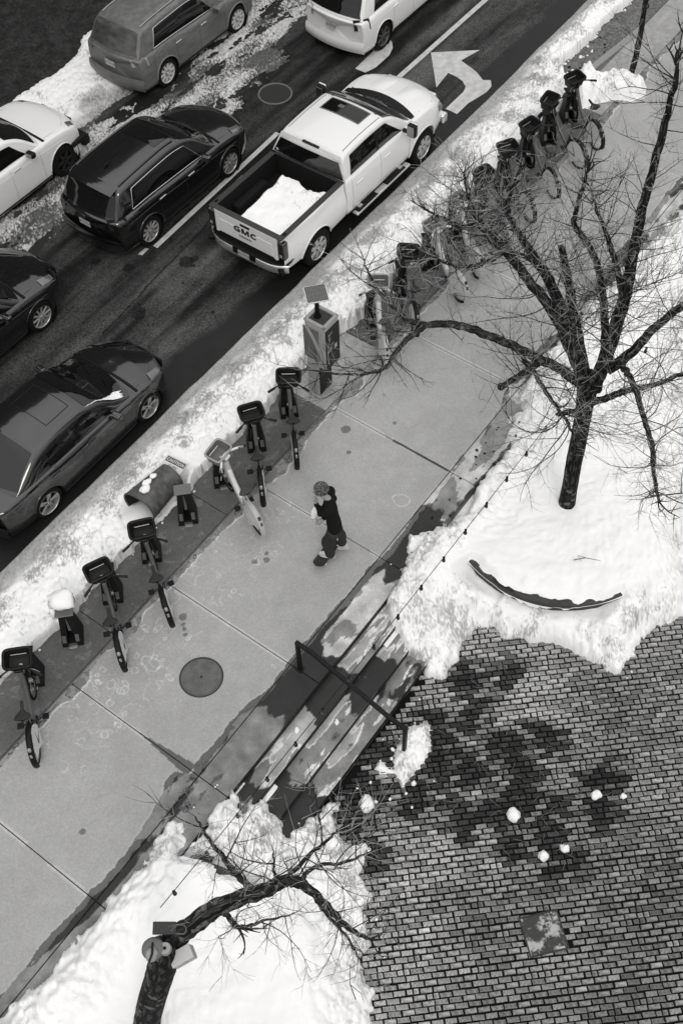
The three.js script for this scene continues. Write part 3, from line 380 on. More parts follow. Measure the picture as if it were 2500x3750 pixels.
{ const A = []; const add = (x, y, z, r) => A.push(chunk(r, rnd() * 50).rotateY(rnd() * 6).translate(x, y, z));
  for (let i = 0; i < 25; i++) { const a = SNOWR[16 + Math.floor(rnd() * 18)], x = a[0] + rr(-0.3, 0.3), z = a[1] + rr(-0.3, 0.3); add(x, Math.max(baseY(z), -0.59) + 0.008, z, 0.012 + 0.05 * rnd() * rnd() * rnd()); }
  for (let i = 0; i < 25; i++) { const a = SNOWL[4 + Math.floor(rnd() * 24)], x = a[0] + rr(-0.28, 0.3), z = a[1] + rr(-0.25, 0.25); add(x, Math.max(baseY(z), -0.59) + 0.008, z, 0.012 + 0.05 * rnd() * rnd() * rnd()); }
  for (let i = 0; i < 26; i++) { const a = SNOWRAIL[Math.floor(rnd() * 12)]; add(a[0] + rr(-0.45, 0.25), -0.588, a[1] + rr(-0.3, 0.3), 0.012 + 0.035 * rnd() * rnd()); }
  for (let i = 0; i < 60; i++) { const x = rr(-2, 30); add(x, 0.03, bankIn(x) + rr(-0.05, 0.06), 0.012 + 0.035 * rnd() * rnd()); }
  for (let i = 0; i < 40; i++) add(rr(21.0, 23.4), 0.02, rr(-10.3, -9.5), 0.02 + 0.1 * rnd() * rnd() * rnd());
  const o = part('snow_crumbs', A, M(0.84, 0.95), scene); o.userData.kind = 'stuff'; o.userData.label = 'crumbs of snow scattered along the edges of the drifts'; }
{ const A = []; for (let i = 0; i < 84; i++) { const x = i < 34 ? rr(8.6, 13.2) : rr(21.3, 24), z = i < 34 ? -5.3 + 0.5 * (rnd() - 0.4) + 0.11 * Math.sin(x) : rr(-10.3, -9.5), r = 0.012 + 0.05 * rnd() * rnd() * rnd(); A.push(chunk(r, rnd() * 40).scale(1.4, 0.5, 1).rotateY(rnd() * 6).translate(x, i < 34 ? (z > -5.3 ? 0.16 : 0.012) : 0.02, z)); }
  const o = part('soil_crumbs', A, M(0.012, 0.95), scene); o.userData.kind = 'stuff'; o.userData.label = 'dark crumbs of soil and leaves along the edge of the snow'; }
{ const A = []; const tw = (x, z, y) => { const a = rnd() * 6.28, l = rr(0.05, 0.22); A.push(tube([[x, y, z], [x + Math.cos(a) * l / 2, y + 0.012, z + Math.sin(a) * l / 2 + rr(-0.02, 0.02)], [x + Math.cos(a) * l, y, z + Math.sin(a) * l]], 0.0025, 3)); };
  for (let i = 0; i < 260; i++) { const b = blots[Math.floor(rnd() * blots.length)]; tw(b[0] + rr(-0.7, 0.7), b[1] + rr(-0.6, 0.6), -0.592); }
  const o = part('straw_litter', A, M(0.3, 0.9), scene); o.userData.kind = 'stuff'; o.userData.label = 'wisps of straw and twigs scattered on the wet bricks'; }
// ---------------------------------------------------------------- buildings across the street, out of the picture, that the car paint mirrors
[[-40, -4, 19, 'low dark brick building across the street mirrored in the sedan roof'], [-4, 15, 21.5, 'dark brick building across the street mirrored in the car hoods'], [15, 31, 23.5, 'tall dark brick building across the street beyond the parked cars'], [31, 70, 21, 'far brick building across the street at the right']].forEach(([a, b, h, label]) => {
  const t = thing('street_building', label, 'building', [0, 0, 0], 0, 'buildings across the street');
  part('wall', [box(b - a - 0.1, h + 0.7, 12, (a + b) / 2, h / 2 - 0.4, -38.2)], M(0.07, 0.9), t);
  part('roof', [box(b - a + 0.2, 0.5, 12.6, (a + b) / 2, h + 0.3, -38.1), box(2.2, 2.2, 1.6, a + (b - a) * 0.3, h + 1.6, -33.4), box(1.2, 1.6, 1.2, a + (b - a) * 0.72, h + 1.3, -33.2)], M(0.05, 0.9), t);
  for (let y = 2; y < h - 2; y += 3.4) for (let x = a + 1.6; x < b - 1.2; x += 2.8) { const w = part('window', [box(1.2, 1.9, 0.1, x, y + 0.9, -32.2)], MP(0.02, 0.1), t); part('sill', [box(1.35, 0.12, 0.25, x, y - 0.13, -32.14)], M(0.2, 0.8), w); }
});
// ---------------------------------------------------------------- vehicles. Local frame: x forward from the rear axle, y up from the road, z to the right
const glass = MP(0.006, 0.04, { clearcoat: 0.3 });
const tailGlass = MP(0.02, 0.12, { clearcoat: 1 }), chrome = M(0.7, 0.12, { metalness: 1 }), lampGlass = MP(0.16, 0.1, { clearcoat: 1, metalness: 0.3 });
const seam = M(0.02, 0.7), whiteSeam = M(0.3, 0.7);
const plateMatCar = (() => { const c = document.createElement('canvas'); c.width = 128; c.height = 64; const g = c.getContext('2d'); g.fillStyle = '#b4b4b4'; g.fillRect(0, 0, 128, 64); g.fillStyle = '#303030'; g.font = 'bold 34px sans-serif'; g.textAlign = 'center'; g.fillText('8·L1774', 64, 46); g.font = '10px sans-serif'; g.fillRect(40, 6, 48, 4); const t = new THREE.CanvasTexture(c); t.colorSpace = THREE.SRGBColorSpace; return new THREE.MeshStandardMaterial({ map: t, roughness: 0.5 }); })();
function wheel(car, x, z, side, R, w, o) {
  const g = new THREE.Group(); g.name = 'wheel'; g.position.set(x, R, z); if (side < 0) g.rotation.y = Math.PI; car.add(g);
  const rim = R * (o.rimK || 0.68), hw = w / 2;
  part('tyre', [T(lathe([[rim, -hw], [rim + 0.01, -hw - 0.004], [R * 0.93, -hw], [R * 0.985, -hw + 0.025], [R, -hw + 0.05], [R, hw - 0.05], [R * 0.985, hw - 0.025], [R * 0.93, hw], [rim + 0.012, hw + 0.004], [rim, hw - 0.004]], 40), 0, 0, 0, Math.PI / 2)], rubber, g);
  const A = [T(lathe([[rim * 0.9, -hw * 0.2], [rim * 0.96, hw - 0.02], [rim * 1.0, hw + 0.003], [rim * 1.03, hw - 0.001]], 40), 0, 0, 0, Math.PI / 2)];
  const n = o.spokes || 5, pairs = o.pairs || 1;
  for (let k = 0; k < n; k++) for (let p = 0; p < pairs; p++) {
    const a = k / n * Math.PI * 2 + (o.phase || 0) + (pairs > 1 ? (p - 0.5) * 0.2 : 0), s = new THREE.Shape(), w0 = rim * (o.sw || 0.13), w1 = w0 * (o.flare || 0.8);
    s.moveTo(0.12 * rim, -w0); s.lineTo(rim * 0.97, -w1); s.lineTo(rim * 0.97, w1); s.lineTo(0.12 * rim, w0);
    A.push(T(new THREE.ExtrudeGeometry(s, { depth: 0.02, bevelEnabled: true, bevelSize: 0.006, bevelThickness: 0.006, bevelSegments: 1 }), 0, 0, hw - 0.035, 0, 0, 0).rotateZ(a));
  }
  A.push(cyl(rim * 0.2, rim * 0.17, 0.05, 18, 0, 0, hw - 0.012, Math.PI / 2));
  part('rim', A, o.mat || M(0.42, 0.35, { metalness: 0.55 }), g);
  part('brake_disc', [cyl(rim * 0.88, rim * 0.88, 0.03, 28, 0, 0, hw * 0.1, Math.PI / 2)], M(0.02, 0.6), g);
  return g;
}
// lower body: half width follows plan(x) and a side profile; wheel arches are cut out of the bottom edge
function bodySurface(s) {
  const prof = curve(s.prof || [[0, 0.955], [0.12, 0.985], [0.4, 1], [0.7, 0.992], [0.9, 0.968], [1, 0.93]]);
  const sill = (x) => { let b = s.sill; for (const wx of s.axles) { const d = Math.abs(x - wx); if (d < s.arch) b = Math.max(b, s.R + Math.sqrt(s.arch * s.arch - d * d)); } return b; };
  const W = (x, y) => { const b = s.sill, t = clamp((y - b) / (s.belt(x) - b), 0, 1); return s.plan(x) * prof(t); };
  const bow = (x, z) => { const q = (z / s.plan((s.x0 + s.x1) / 2)) ** 2; return x - s.bowF * sstep(s.x1 - s.bowL, s.x1, x) * q + s.bowR * sstep(s.x0 + s.bowL, s.x0, x) * q; };
  return { prof, sill, W, bow };
}
function bodyGeo(s) {
  const f = bodySurface(s), xs = []; const N = 46;
  for (let i = 0; i <= N; i++) xs.push(lerp(s.x0, s.x1, i / N));
  for (const wx of s.axles) for (let i = -14; i <= 14; i++) xs.push(wx + s.arch * Math.sin(i / 14 * Math.PI / 2) + (i === 14 ? 0.002 : i === -14 ? -0.002 : 0));
  for (const e of [0.01, 0.03, 0.06, 0.1]) { xs.push(s.x0 + e, s.x1 - e); }
  const X = [...new Set(xs.filter((x) => x >= s.x0 && x <= s.x1).map((x) => +x.toFixed(4)))].sort((a, b) => a - b), rows = [];
  for (const x of X) {
    const end = Math.min(x - s.x0, s.x1 - x), k = end < s.endR ? Math.sqrt(Math.max(0, 1 - (1 - end / s.endR) ** 2)) : 1;
    const b = Math.max(f.sill(x), 0), t = s.belt(x), c = s.crown(x), half = [];
    const sc = lerp(s.endK || 0.86, 1, k), ym = (b + t) / 2;
    half.push([b, 0]); half.push([b, f.W(x, b) * 0.8]);
    for (let i = 0; i <= 12; i++) { const y = lerp(b, t, i / 12); half.push([y, f.W(x, y)]); }
    const wt = half[half.length - 1][1]; for (let i = 1; i <= 9; i++) { const z = wt * (1 - i / 9); half.push([t + c * (1 - (z / wt) ** 2) * (1 - 0.25 * (1 - z / wt)), z]); }
    const row = []; const put = (y, z) => row.push([f.bow(x, z), ym + (y - ym) * sc, z * lerp(0.97, 1, k)]);
    for (const p of half) put(p[0], p[1]); for (const p of half.slice(1, -1).reverse()) put(p[0], -p[1]);
    rows.push(row);
  }
  const cap = (r) => { const cy = r.reduce((a, p) => a + p[1], 0) / r.length, cx = r.reduce((a, p) => a + p[0], 0) / r.length; return r.map(() => [cx, cy, 0]); };
  rows.unshift(cap(rows[0])); rows.push(cap(rows[rows.length - 1]));
  return gridGeo(rows, true);
}
// greenhouse: section at x rises from the belt to the roof line; v in [0,1] side, [1,2] cant rail, [2,3] roof to the centre line
function houseFn(s, body) {
  const g = s.house, f = bodySurface(s);
  return (x, v, sg) => {
    const B = s.belt(x) + (g.lift || 0) - 0.015, Tp = Math.max(g.roof(x), B + 0.01), wb = Math.min(f.W(x, B) * (g.inset || 0.955), g.wmax || 9), rc = Math.min((Tp - B) * 0.75, g.rc || 0.13);
    const tum = g.tumble || 0.22, ztop = Math.max(0.1, wb - tum * (Tp - rc - B)); let y, z;
    if (v <= 1) { y = lerp(B, Tp - rc, v); z = wb - tum * (y - B) + 0.03 * Math.sin(v * Math.PI) * (Tp - B); }
    else if (v <= 2) { const a = (v - 1) * Math.PI / 2; y = Tp - rc + rc * Math.sin(a) * 0.92; z = ztop - rc * 1.0 * (1 - Math.cos(a)); }
    else { const t = v - 2, z0 = ztop - rc; z = z0 * (1 - t); y = Tp - rc * 0.08 + (g.crown || 0.05) * Math.min(1, (Tp - B) * 2) * (1 - (1 - t) ** 2); }
    const q = (z / (wb || 1)) ** 2;
    return [x - g.bowF * sstep(g.xf - 0.9, g.xf - 0.05, x) * q + (g.bowR || 0.06) * sstep(g.xr + 0.8, g.xr + 0.05, x) * q, y, z * sg];
  };
}
function houseGeo(s) {
  const S = houseFn(s), g = s.house, rows = [], vs = []; for (let i = 0; i <= 6; i++) vs.push(i / 6); for (let i = 1; i <= 6; i++) vs.push(1 + i / 6); for (let i = 1; i <= 8; i++) vs.push(2 + i / 8);
  for (let i = 0; i <= 60; i++) { const x = lerp(g.xr, g.xf, i / 60); rows.push([...vs.map((v) => S(x, v, 1)), ...vs.slice(0, -1).reverse().map((v) => S(x, v, -1))]); }
  return gridGeo(rows);
}
// a pane lying on the greenhouse: x range (functions of v allowed), v range, pushed out 5 mm
function pane(s, xa, xb, va, vb, sg, nu = 20, nv = 10, off = 0.005, full = false) {
  const S = houseFn(s), rows = [], fa = typeof xa === 'function' ? xa : () => xa, fb = typeof xb === 'function' ? xb : () => xb;
  const nrm = (x, v, g) => { const e = 0.01, a = V(...S(x - e, v, g)), b = V(...S(x + e, v, g)), c = V(...S(x, Math.max(0, v - e), g)), d = V(...S(x, Math.min(3, v + e), g)); const n = b.sub(a).cross(d.sub(c)).normalize(); if (n.y * (v > 1.4 ? 1 : 0) + n.z * g * (v > 1.4 ? 0 : 1) < 0) n.negate(); return n; };
  for (let i = 0; i <= nu; i++) {
    const row = [], P = (v, g) => { const x = lerp(fa(v), fb(v), i / nu), p = V(...S(x, v, g)).addScaledVector(nrm(x, v, g), off); row.push(p.toArray()); };
    if (full) { for (let j = 0; j <= nv; j++) P(lerp(va, 3, j / nv), 1); for (let j = nv - 1; j >= 0; j--) P(lerp(va, 3, j / nv), -1); }
    else for (let j = 0; j <= nv; j++) P(lerp(va, vb, j / nv), sg);
    rows.push(row);
  }
  const g = gridGeo(rows); g.userData = { rim: [...rows.map((r) => r[0]), ...rows[rows.length - 1].slice(1), ...rows.map((r) => r[r.length - 1]).reverse().slice(1), ...rows[0].slice(0, -1).reverse()] }; return g;
}
const rimTube = (g, r) => tube([...g.userData.rim, g.userData.rim[0]], r, 5, false);
const flankLine = (s, x0, x1, yf, sg, r, n = 24) => { const f = bodySurface(s), P = []; for (let i = 0; i <= n; i++) { const x = lerp(x0, x1, i / n), y = yf(x), z = f.W(x, y) * sg; P.push([f.bow(x, z), y, z]); } return tube(P, r, 5); };
const crossLine = (s, x, y0, y1, sg, r) => { const f = bodySurface(s), P = []; for (let i = 0; i <= 10; i++) { const y = lerp(y0, y1, i / 10), z = f.W(x, y) * sg; P.push([f.bow(x, z), y, z]); } return tube(P, r, 4); };
const topLine = (s, pts, r) => { const f = bodySurface(s); return tube(pts.map(([x, k]) => { const w = f.W(x, s.belt(x)), z = w * k; return [f.bow(x, z), s.belt(x) + s.crown(x) * (1 - k * k) * (1 - 0.25 * (1 - Math.abs(k))) + 0.001, z]; }), r, 4); };
function mirror(car, x, y, z, sg, mat) { const m = part('mirror', [rbox(0.13, 0.14, 0.22, 0.05, x, y, (z + 0.13) * sg, 0.15 * sg), rbox(0.06, 0.04, 0.12, 0.015, x + 0.02, y - 0.05, (z + 0.02) * sg)], mat, car); part('mirror_glass', [rbox(0.012, 0.11, 0.17, 0.005, x - 0.066, y, (z + 0.13) * sg, 0.15 * sg)], M(0.25, 0.08, { metalness: 0.9 }), m); return m; }
const arcLip = (s, wx, sg, r) => { const f = bodySurface(s), P = []; for (let i = 0; i <= 20; i++) { const a = lerp(0.05, Math.PI - 0.05, i / 20), x = wx + (s.arch + 0.006) * Math.cos(a), y = s.R + (s.arch + 0.006) * Math.sin(a), z = f.W(x, y) * sg; P.push([f.bow(x, z), y, z]); } return tube(P, r, 6); };
const liner = (s, wx, sg, w) => { const g = new THREE.CylinderGeometry(s.arch - 0.004, s.arch - 0.004, w, 28, 1, true, 0, Math.PI); return T(g, 0, 0, 0, Math.PI / 2, 0, 0).rotateZ(Math.PI / 2 - Math.PI / 2).translate(wx, s.R, sg * (s.hw - w / 2 - 0.03)); };
const under = (s) => rbox(s.x1 - s.x0 - 0.5, 0.3, s.hw * 1.3, 0.05, (s.x0 + s.x1) / 2, s.sill + 0.12, 0);

function passengerCar(cfg) {
  const s = cfg.shape, car = thing(cfg.name, cfg.label, cfg.category, [cfg.x, -0.118, cfg.z], cfg.turn || 0, cfg.group);
  part('body', [bodyGeo(s)], cfg.paint, car);
  part('cabin', [houseGeo(s)], cfg.paint, car);
  part('underbody', [under(s)], M(0.008, 0.9), car);
  const g = s.house, ws = pane(s, cfg.ws[0], cfg.ws[1], 1.75, 3, 1, 20, 10, 0.006, true), wsm = part('windshield', [ws], glass, car);
  part('wiper', [tube([[cfg.ws[1] - 0.02, s.belt(cfg.ws[1]) + 0.1, -0.1], [cfg.ws[1] - 0.3, s.belt(cfg.ws[1]) + 0.24, 0.42]], 0.01, 4), tube([[cfg.ws[1] - 0.02, s.belt(cfg.ws[1]) + 0.08, -0.6], [cfg.ws[1] - 0.26, s.belt(cfg.ws[1]) + 0.22, -0.05]], 0.01, 4)], blackPlastic, wsm);
  part('cowl', [topLine(s, [-0.95, -0.7, -0.4, 0, 0.4, 0.7, 0.95].map((k) => [cfg.ws[1] + 0.05, k]), 0.035)], blackPlastic, car);
  part('rear_window', [pane(s, cfg.rw[0], cfg.rw[1], 1.85, 3, 1, 14, 10, 0.006, true)], cfg.rwMat || glass, car);
  for (const sg of [1, -1]) {
    for (const [xa, xb, va, vb] of cfg.sides) { const w = pane(s, xa, xb, va, vb, sg), o = part('window', [w], glass, car); if (cfg.trim) part('trim', [rimTube(w, 0.011)], chrome, o); }
    mirror(car, cfg.mir[0], cfg.mir[1], cfg.mir[2], sg, cfg.mirMat || cfg.paint);
    for (const x of cfg.doors) part('door_seam', [crossLine(s, x, s.sill + 0.1, s.belt(x) - 0.03, sg, 0.004)], cfg.seam || seam, car);
    for (const [x, y] of cfg.handles) { const f = bodySurface(s); part('door_handle', [rbox(0.2, 0.03, 0.03, 0.012, x, y, (f.W(x, y) + 0.012) * sg)], cfg.handleMat || chrome, car); }
    part('crease', [flankLine(s, s.x0 + 0.3, s.x1 - 0.6, (x) => s.belt(x) - 0.16, sg, 0.006)], cfg.paint, car);
    part('sill_trim', [flankLine(s, s.axles[0] + s.arch + 0.02, s.axles[1] - s.arch - 0.02, () => s.sill + 0.06, sg, 0.022)], cfg.sillMat || blackPlastic, car);
    for (const wx of s.axles) { wheel(car, wx, (s.hw - (cfg.inset || 0.13)) * sg, sg, s.R, 0.22, cfg.wheel); part('arch_lip', [arcLip(s, wx, sg, 0.016)], cfg.lipMat || cfg.paint, car); part('wheel_liner', [liner(s, wx, sg, 0.34)], M(0.006, 0.95), car); }
    const hz = s.hw * 0.72, f = bodySurface(s);
    part('headlight', [gridGeo([0, 1, 2, 3, 4, 5, 6].map((i) => { const x = lerp(s.x1 - (cfg.lampL || 0.62), s.x1 - 0.1, i / 6), w = f.W(x, s.belt(x)); return [0.76, 0.85, 0.93, 1.0].map((k) => { const z = w * k * sg, y = s.belt(x) + 0.004 + s.crown(x) * (1 - k * k) * 0.9 - (k > 0.97 ? 0.05 : 0) - 0.02 * i / 6; return [f.bow(x, z) + 0.012, y + 0.006, z * 1.012]; }); }))], cfg.lampMat || lampGlass, car);
    part('taillight', [gridGeo([0, 1, 2, 3].map((i) => [0, 1, 2, 3].map((j) => { const y = lerp(cfg.tail[0], cfg.tail[1], i / 3), x = s.x0 + 0.02 + 0.24 * (j / 3) ** 1.3, z = (f.W(x, y) * lerp(0.72, 1, Math.sqrt(j / 3)) + 0.012) * sg; return [f.bow(x, z) - 0.014 * (1 - j / 3), y, z]; })))], cfg.tailMat || tailGlass, car);
  }
  part('hood_seam', [topLine(s, [[cfg.ws[1] + 0.12, 0.86], [s.x1 - 0.9, 0.86], [s.x1 - 0.4, 0.78], [s.x1 - 0.22, 0.5], [s.x1 - 0.2, 0], [s.x1 - 0.22, -0.5], [s.x1 - 0.4, -0.78], [s.x1 - 0.9, -0.86], [cfg.ws[1] + 0.12, -0.86]], 0.005)], cfg.seam || seam, car);
  const pl = part('license_plate', [T(new THREE.PlaneGeometry(0.3, 0.15), 0, 0, 0, 0, -Math.PI / 2).translate(s.x0 - 0.012, cfg.plateY || 0.75, 0)], plateMatCar, car);
  const fp = part('grille', [rbox(0.05, 0.2, s.hw * 1.0, 0.02, s.x1 - 0.02, s.belt(s.x1) - 0.13, 0)], blackPlastic, car);
  part('rear_bumper', [gridGeo([0, 1, 2, 3, 4].map((i) => { const f = bodySurface(s), P = []; for (let j = -10; j <= 10; j++) { const z = f.W(s.x0 + 0.1, 0.5) * j / 10 * 1.005, y = lerp(s.sill + 0.02, s.sill + 0.32, i / 4); P.push([f.bow(s.x0, z) - 0.04 * Math.sin(i / 4 * Math.PI) - 0.006, y, z]); } return P; }))], cfg.bumpMat || cfg.paint, car);
  if (cfg.roof) cfg.roof(car, s);
  return car;
}
const darkPaint = MP(0.06, 0.14, { metalness: 0.9, clearcoat: 1, clearcoatRoughness: 0.03 });
const blackPaint = MP(0.05, 0.1, { metalness: 0.9, clearcoat: 1, clearcoatRoughness: 0.02 });
const silverPaint = MP(0.16, 0.45, { metalness: 0.35, clearcoat: 0.5, clearcoatRoughness: 0.2 });
const whitePaint = MP(0.78, 0.4, { clearcoat: 0.8, clearcoatRoughness: 0.08 });
const suvShape = (o = {}) => ({
  x0: -0.92, x1: 3.6, axles: [0, 2.66], R: 0.35, arch: 0.41, sill: 0.24, hw: 0.925, bowF: 0.28, bowR: 0.17, bowL: 0.9, endR: 0.12,
  plan: curve([[-0.92, 0.86], [-0.6, 0.905], [0, 0.925], [1.3, 0.925], [2.7, 0.925], [3.2, 0.9], [3.6, 0.8]]),
  belt: curve([[-0.92, 1.04], [0, 1.07], [1.2, 1.02], [2.2, 0.99], [2.7, 0.95], [3.2, 0.88], [3.6, 0.76]]),
  crown: curve([[-0.92, 0.02], [1, 0.03], [2.3, 0.1], [3.0, 0.1], [3.6, 0.03]]),
  house: { xr: -0.86, xf: 2.55, bowF: 0.22, bowR: 0.12, tumble: 0.26, rc: 0.12, crown: 0.04, roof: curve([[-0.86, 1.06], [-0.7, 1.3], [-0.5, 1.55], [-0.35, 1.6], [0.3, 1.645], [1.0, 1.66], [1.45, 1.62], [1.7, 1.53], [2.2, 1.24], [2.55, 1.02]]) }, ...o,
});
const railBars = (s, m) => (car) => { const S = houseFn(s); for (const sg of [1, -1]) { const P = []; for (let i = 0; i <= 16; i++) { const p = S(lerp(-0.35, 1.35, i / 16), 2.02, sg); P.push([p[0], p[1] + 0.02, p[2]]); } part('roof_rail', [tube(P, 0.016, 6)], m, car); } };
// dark crossover in the left lane
passengerCar({ name: 'crossover_car', label: 'dark crossover with sunroof and roof rails in the lane left of the white pickup', category: 'car', x: 12.16, z: -15.14, paint: darkPaint, shape: suvShape(), ws: [1.5, 2.42], rw: [-0.83, -0.5], trim: true,
  sides: [[(v) => -0.35 + 0.22 * v, (v) => 1.98 - 0.5 * v, 0.12, 0.96]], mir: [1.86, 1.06, 0.86], doors: [0.42, 1.25, 2.2], handles: [[0.5, 0.92], [1.42, 0.9]], tail: [0.82, 1.1], plateY: 0.82, wheel: { spokes: 10, sw: 0.1, flare: 0.9 },
  roof: (car, s) => {
    railBars(s, darkPaint)(car); const S = houseFn(s);
    part('sunroof', [pane(s, 0.95, 1.42, 2.25, 3, 1, 10, 8, 0.006, true)], glass, car);
    part('spoiler', [gridGeo([0, 1, 2, 3].map((i) => { const r = []; for (let j = -8; j <= 8; j++) { const p = S(-0.42, 2 + (1 - Math.abs(j) / 8), Math.sign(j) || 1); r.push([p[0] + 0.1 - 0.32 * i / 3, p[1] + 0.012 - 0.02 * i / 3 + (i === 3 ? -0.03 : 0), p[2] * 1.02]); } return r; }))], darkPaint, car);
    part('antenna', [rbox(0.13, 0.045, 0.035, 0.015, -0.05, 1.7, 0)], blackPlastic, car);
    part('emblem', [rbox(0.012, 0.08, 0.1, 0.004, -0.925, 0.98, 0)], chrome, car);
  } });
// black saloon behind the pickup
const saloonShape = () => ({
  x0: -1.05, x1: 3.56, axles: [0, 2.68], R: 0.325, arch: 0.375, sill: 0.19, hw: 0.895, bowF: 0.36, bowR: 0.2, bowL: 1.0, endR: 0.14,
  plan: curve([[-1.05, 0.8], [-0.6, 0.87], [0, 0.893], [1.3, 0.895], [2.7, 0.89], [3.2, 0.84], [3.56, 0.72]]),
  belt: curve([[-1.05, 0.9], [-0.4, 0.97], [0.6, 0.95], [1.6, 0.92], [2.4, 0.86], [3.0, 0.78], [3.56, 0.62]]),
  crown: curve([[-1.05, 0.04], [0, 0.05], [2.3, 0.12], [3.0, 0.11], [3.56, 0.04]]),
  house: { xr: -0.62, xf: 2.62, bowF: 0.26, bowR: 0.16, tumble: 0.34, rc: 0.16, crown: 0.05, roof: curve([[-0.62, 0.98], [-0.1, 1.24], [0.3, 1.39], [0.8, 1.43], [1.3, 1.42], [1.6, 1.36], [2.1, 1.1], [2.62, 0.9]]) },
});
passengerCar({ name: 'saloon_car', label: 'black saloon with snow on its windshield corner at the left edge, behind the white pickup', category: 'car', x: 5.86, z: -11.95, paint: darkPaint, shape: saloonShape(), ws: [1.48, 2.5], rw: [-0.55, 0.2],
  sides: [[(v) => -0.15 + 0.45 * v, 0.95, 0.12, 0.96], [1.02, (v) => 1.98 - 0.62 * v, 0.12, 0.96]], mir: [1.86, 0.96, 0.82], doors: [0.98, 2.02], handles: [[0.35, 0.82], [1.25, 0.8]], handleMat: darkPaint, tail: [0.62, 0.88], wheel: { spokes: 5, pairs: 2, sw: 0.085, rimK: 0.72 }, lampL: 0.5,
  roof: (car, s) => { part('sunroof', [rimTube(pane(s, 0.75, 1.3, 2.2, 3, 1, 10, 8, 0.003, true), 0.006)], seam, car);
    const S = houseFn(s), P = pane(s, (v) => 1.5 + 0.06 * Math.sin(v * 40), (v) => 2.44 - 0.05 * Math.sin(v * 50), 1.55, (2.1), 1, 40, 14, 0.004), p = P.attributes.position; for (let i = 0; i < p.count; i++) { const q = (p.getX(i) - 1.5) / 0.94, e = p.getZ(i) - (0.66 - 0.12 * sstep(0.5, 0.9, q) - 0.05 * fbm(q * 9, 3, 3) - 0.02 * q); p.setY(i, p.getY(i) + (e > 0 ? 0.035 * sstep(0, 0.05, e) + 0.02 * fbm(p.getX(i) * 14, p.getZ(i) * 14, 3) : -0.03)); } P.computeVertexNormals(); const sn = tag(part('snow_strip', [P], cleanSnow, scene), 'strip of snow left along the saloon windshield edge', 'snow'); sn.position.copy(car.position); } });
// black crossover behind, only its front corner in the picture
passengerCar({ name: 'crossover_car', label: 'black car at the left edge, only its hood corner and front wheel in view', category: 'car', x: 9.04 - 2.66, z: -15.28, paint: blackPaint, shape: suvShape(), ws: [1.5, 2.42], rw: [-0.83, -0.5], trim: true,
  sides: [[(v) => -0.35 + 0.22 * v, (v) => 1.98 - 0.5 * v, 0.12, 0.96]], mir: [1.86, 1.06, 0.86], doors: [0.42, 1.25, 2.2], handles: [[0.5, 0.92], [1.42, 0.9]], tail: [0.82, 1.1], plateY: 0.82, wheel: { spokes: 10, sw: 0.07 } });
// dirty silver crossover parked at the far kerb
passengerCar({ name: 'crossover_car', label: 'dirty grey crossover parked in the slush at the top left', category: 'car', x: 16.53, z: -18.46, paint: new THREE.MeshPhysicalMaterial({ map: (() => { const t = speckle(256, 0.07, 0.22, 10); t.repeat.set(3, 3); return t; })(), roughness: 0.55, metalness: 0.2, clearcoat: 0.25, clearcoatRoughness: 0.3 }), shape: suvShape(), ws: [1.5, 2.42], rw: [-0.83, -0.5], trim: true,
  sides: [[(v) => -0.3 + 0.25 * v, (v) => 1.98 - 0.5 * v, 0.12, 0.96]], mir: [1.86, 1.06, 0.86], doors: [0.42, 1.25, 2.2], handles: [[0.5, 0.92], [1.42, 0.9]], tail: [0.86, 1.06], tailMat: MP(0.35, 0.2, { clearcoat: 1 }), rwMat: new THREE.MeshStandardMaterial({ map: speckle(128, 0.0, 0.16, 6), roughness: 0.35 }), plateY: 0.8, wheel: { spokes: 10, sw: 0.13, mat: M(0.5, 0.5) }, lipMat: M(0.2, 0.6), roof: (car, s) => railBars(s, steel)(car) });
// white car ahead, its tail at the top edge
passengerCar({ name: 'crossover_car', label: 'white car at the top edge ahead of the dark crossover', category: 'car', x: 20.64, z: -15.05, paint: whitePaint, shape: suvShape(), ws: [1.5, 2.42], rw: [-0.83, -0.5], seam: whiteSeam,
  sides: [[(v) => -0.35 + 0.22 * v, (v) => 1.98 - 0.5 * v, 0.12, 0.96]], mir: [1.86, 1.06, 0.86], doors: [0.42, 1.25, 2.2], handles: [[0.5, 0.92], [1.42, 0.9]], handleMat: whitePaint, tail: [0.82, 1.1], plateY: 0.82, wheel: { spokes: 7, sw: 0.06, mat: M(0.12, 0.4, { metalness: 0.5 }) }, sillMat: blackPlastic });
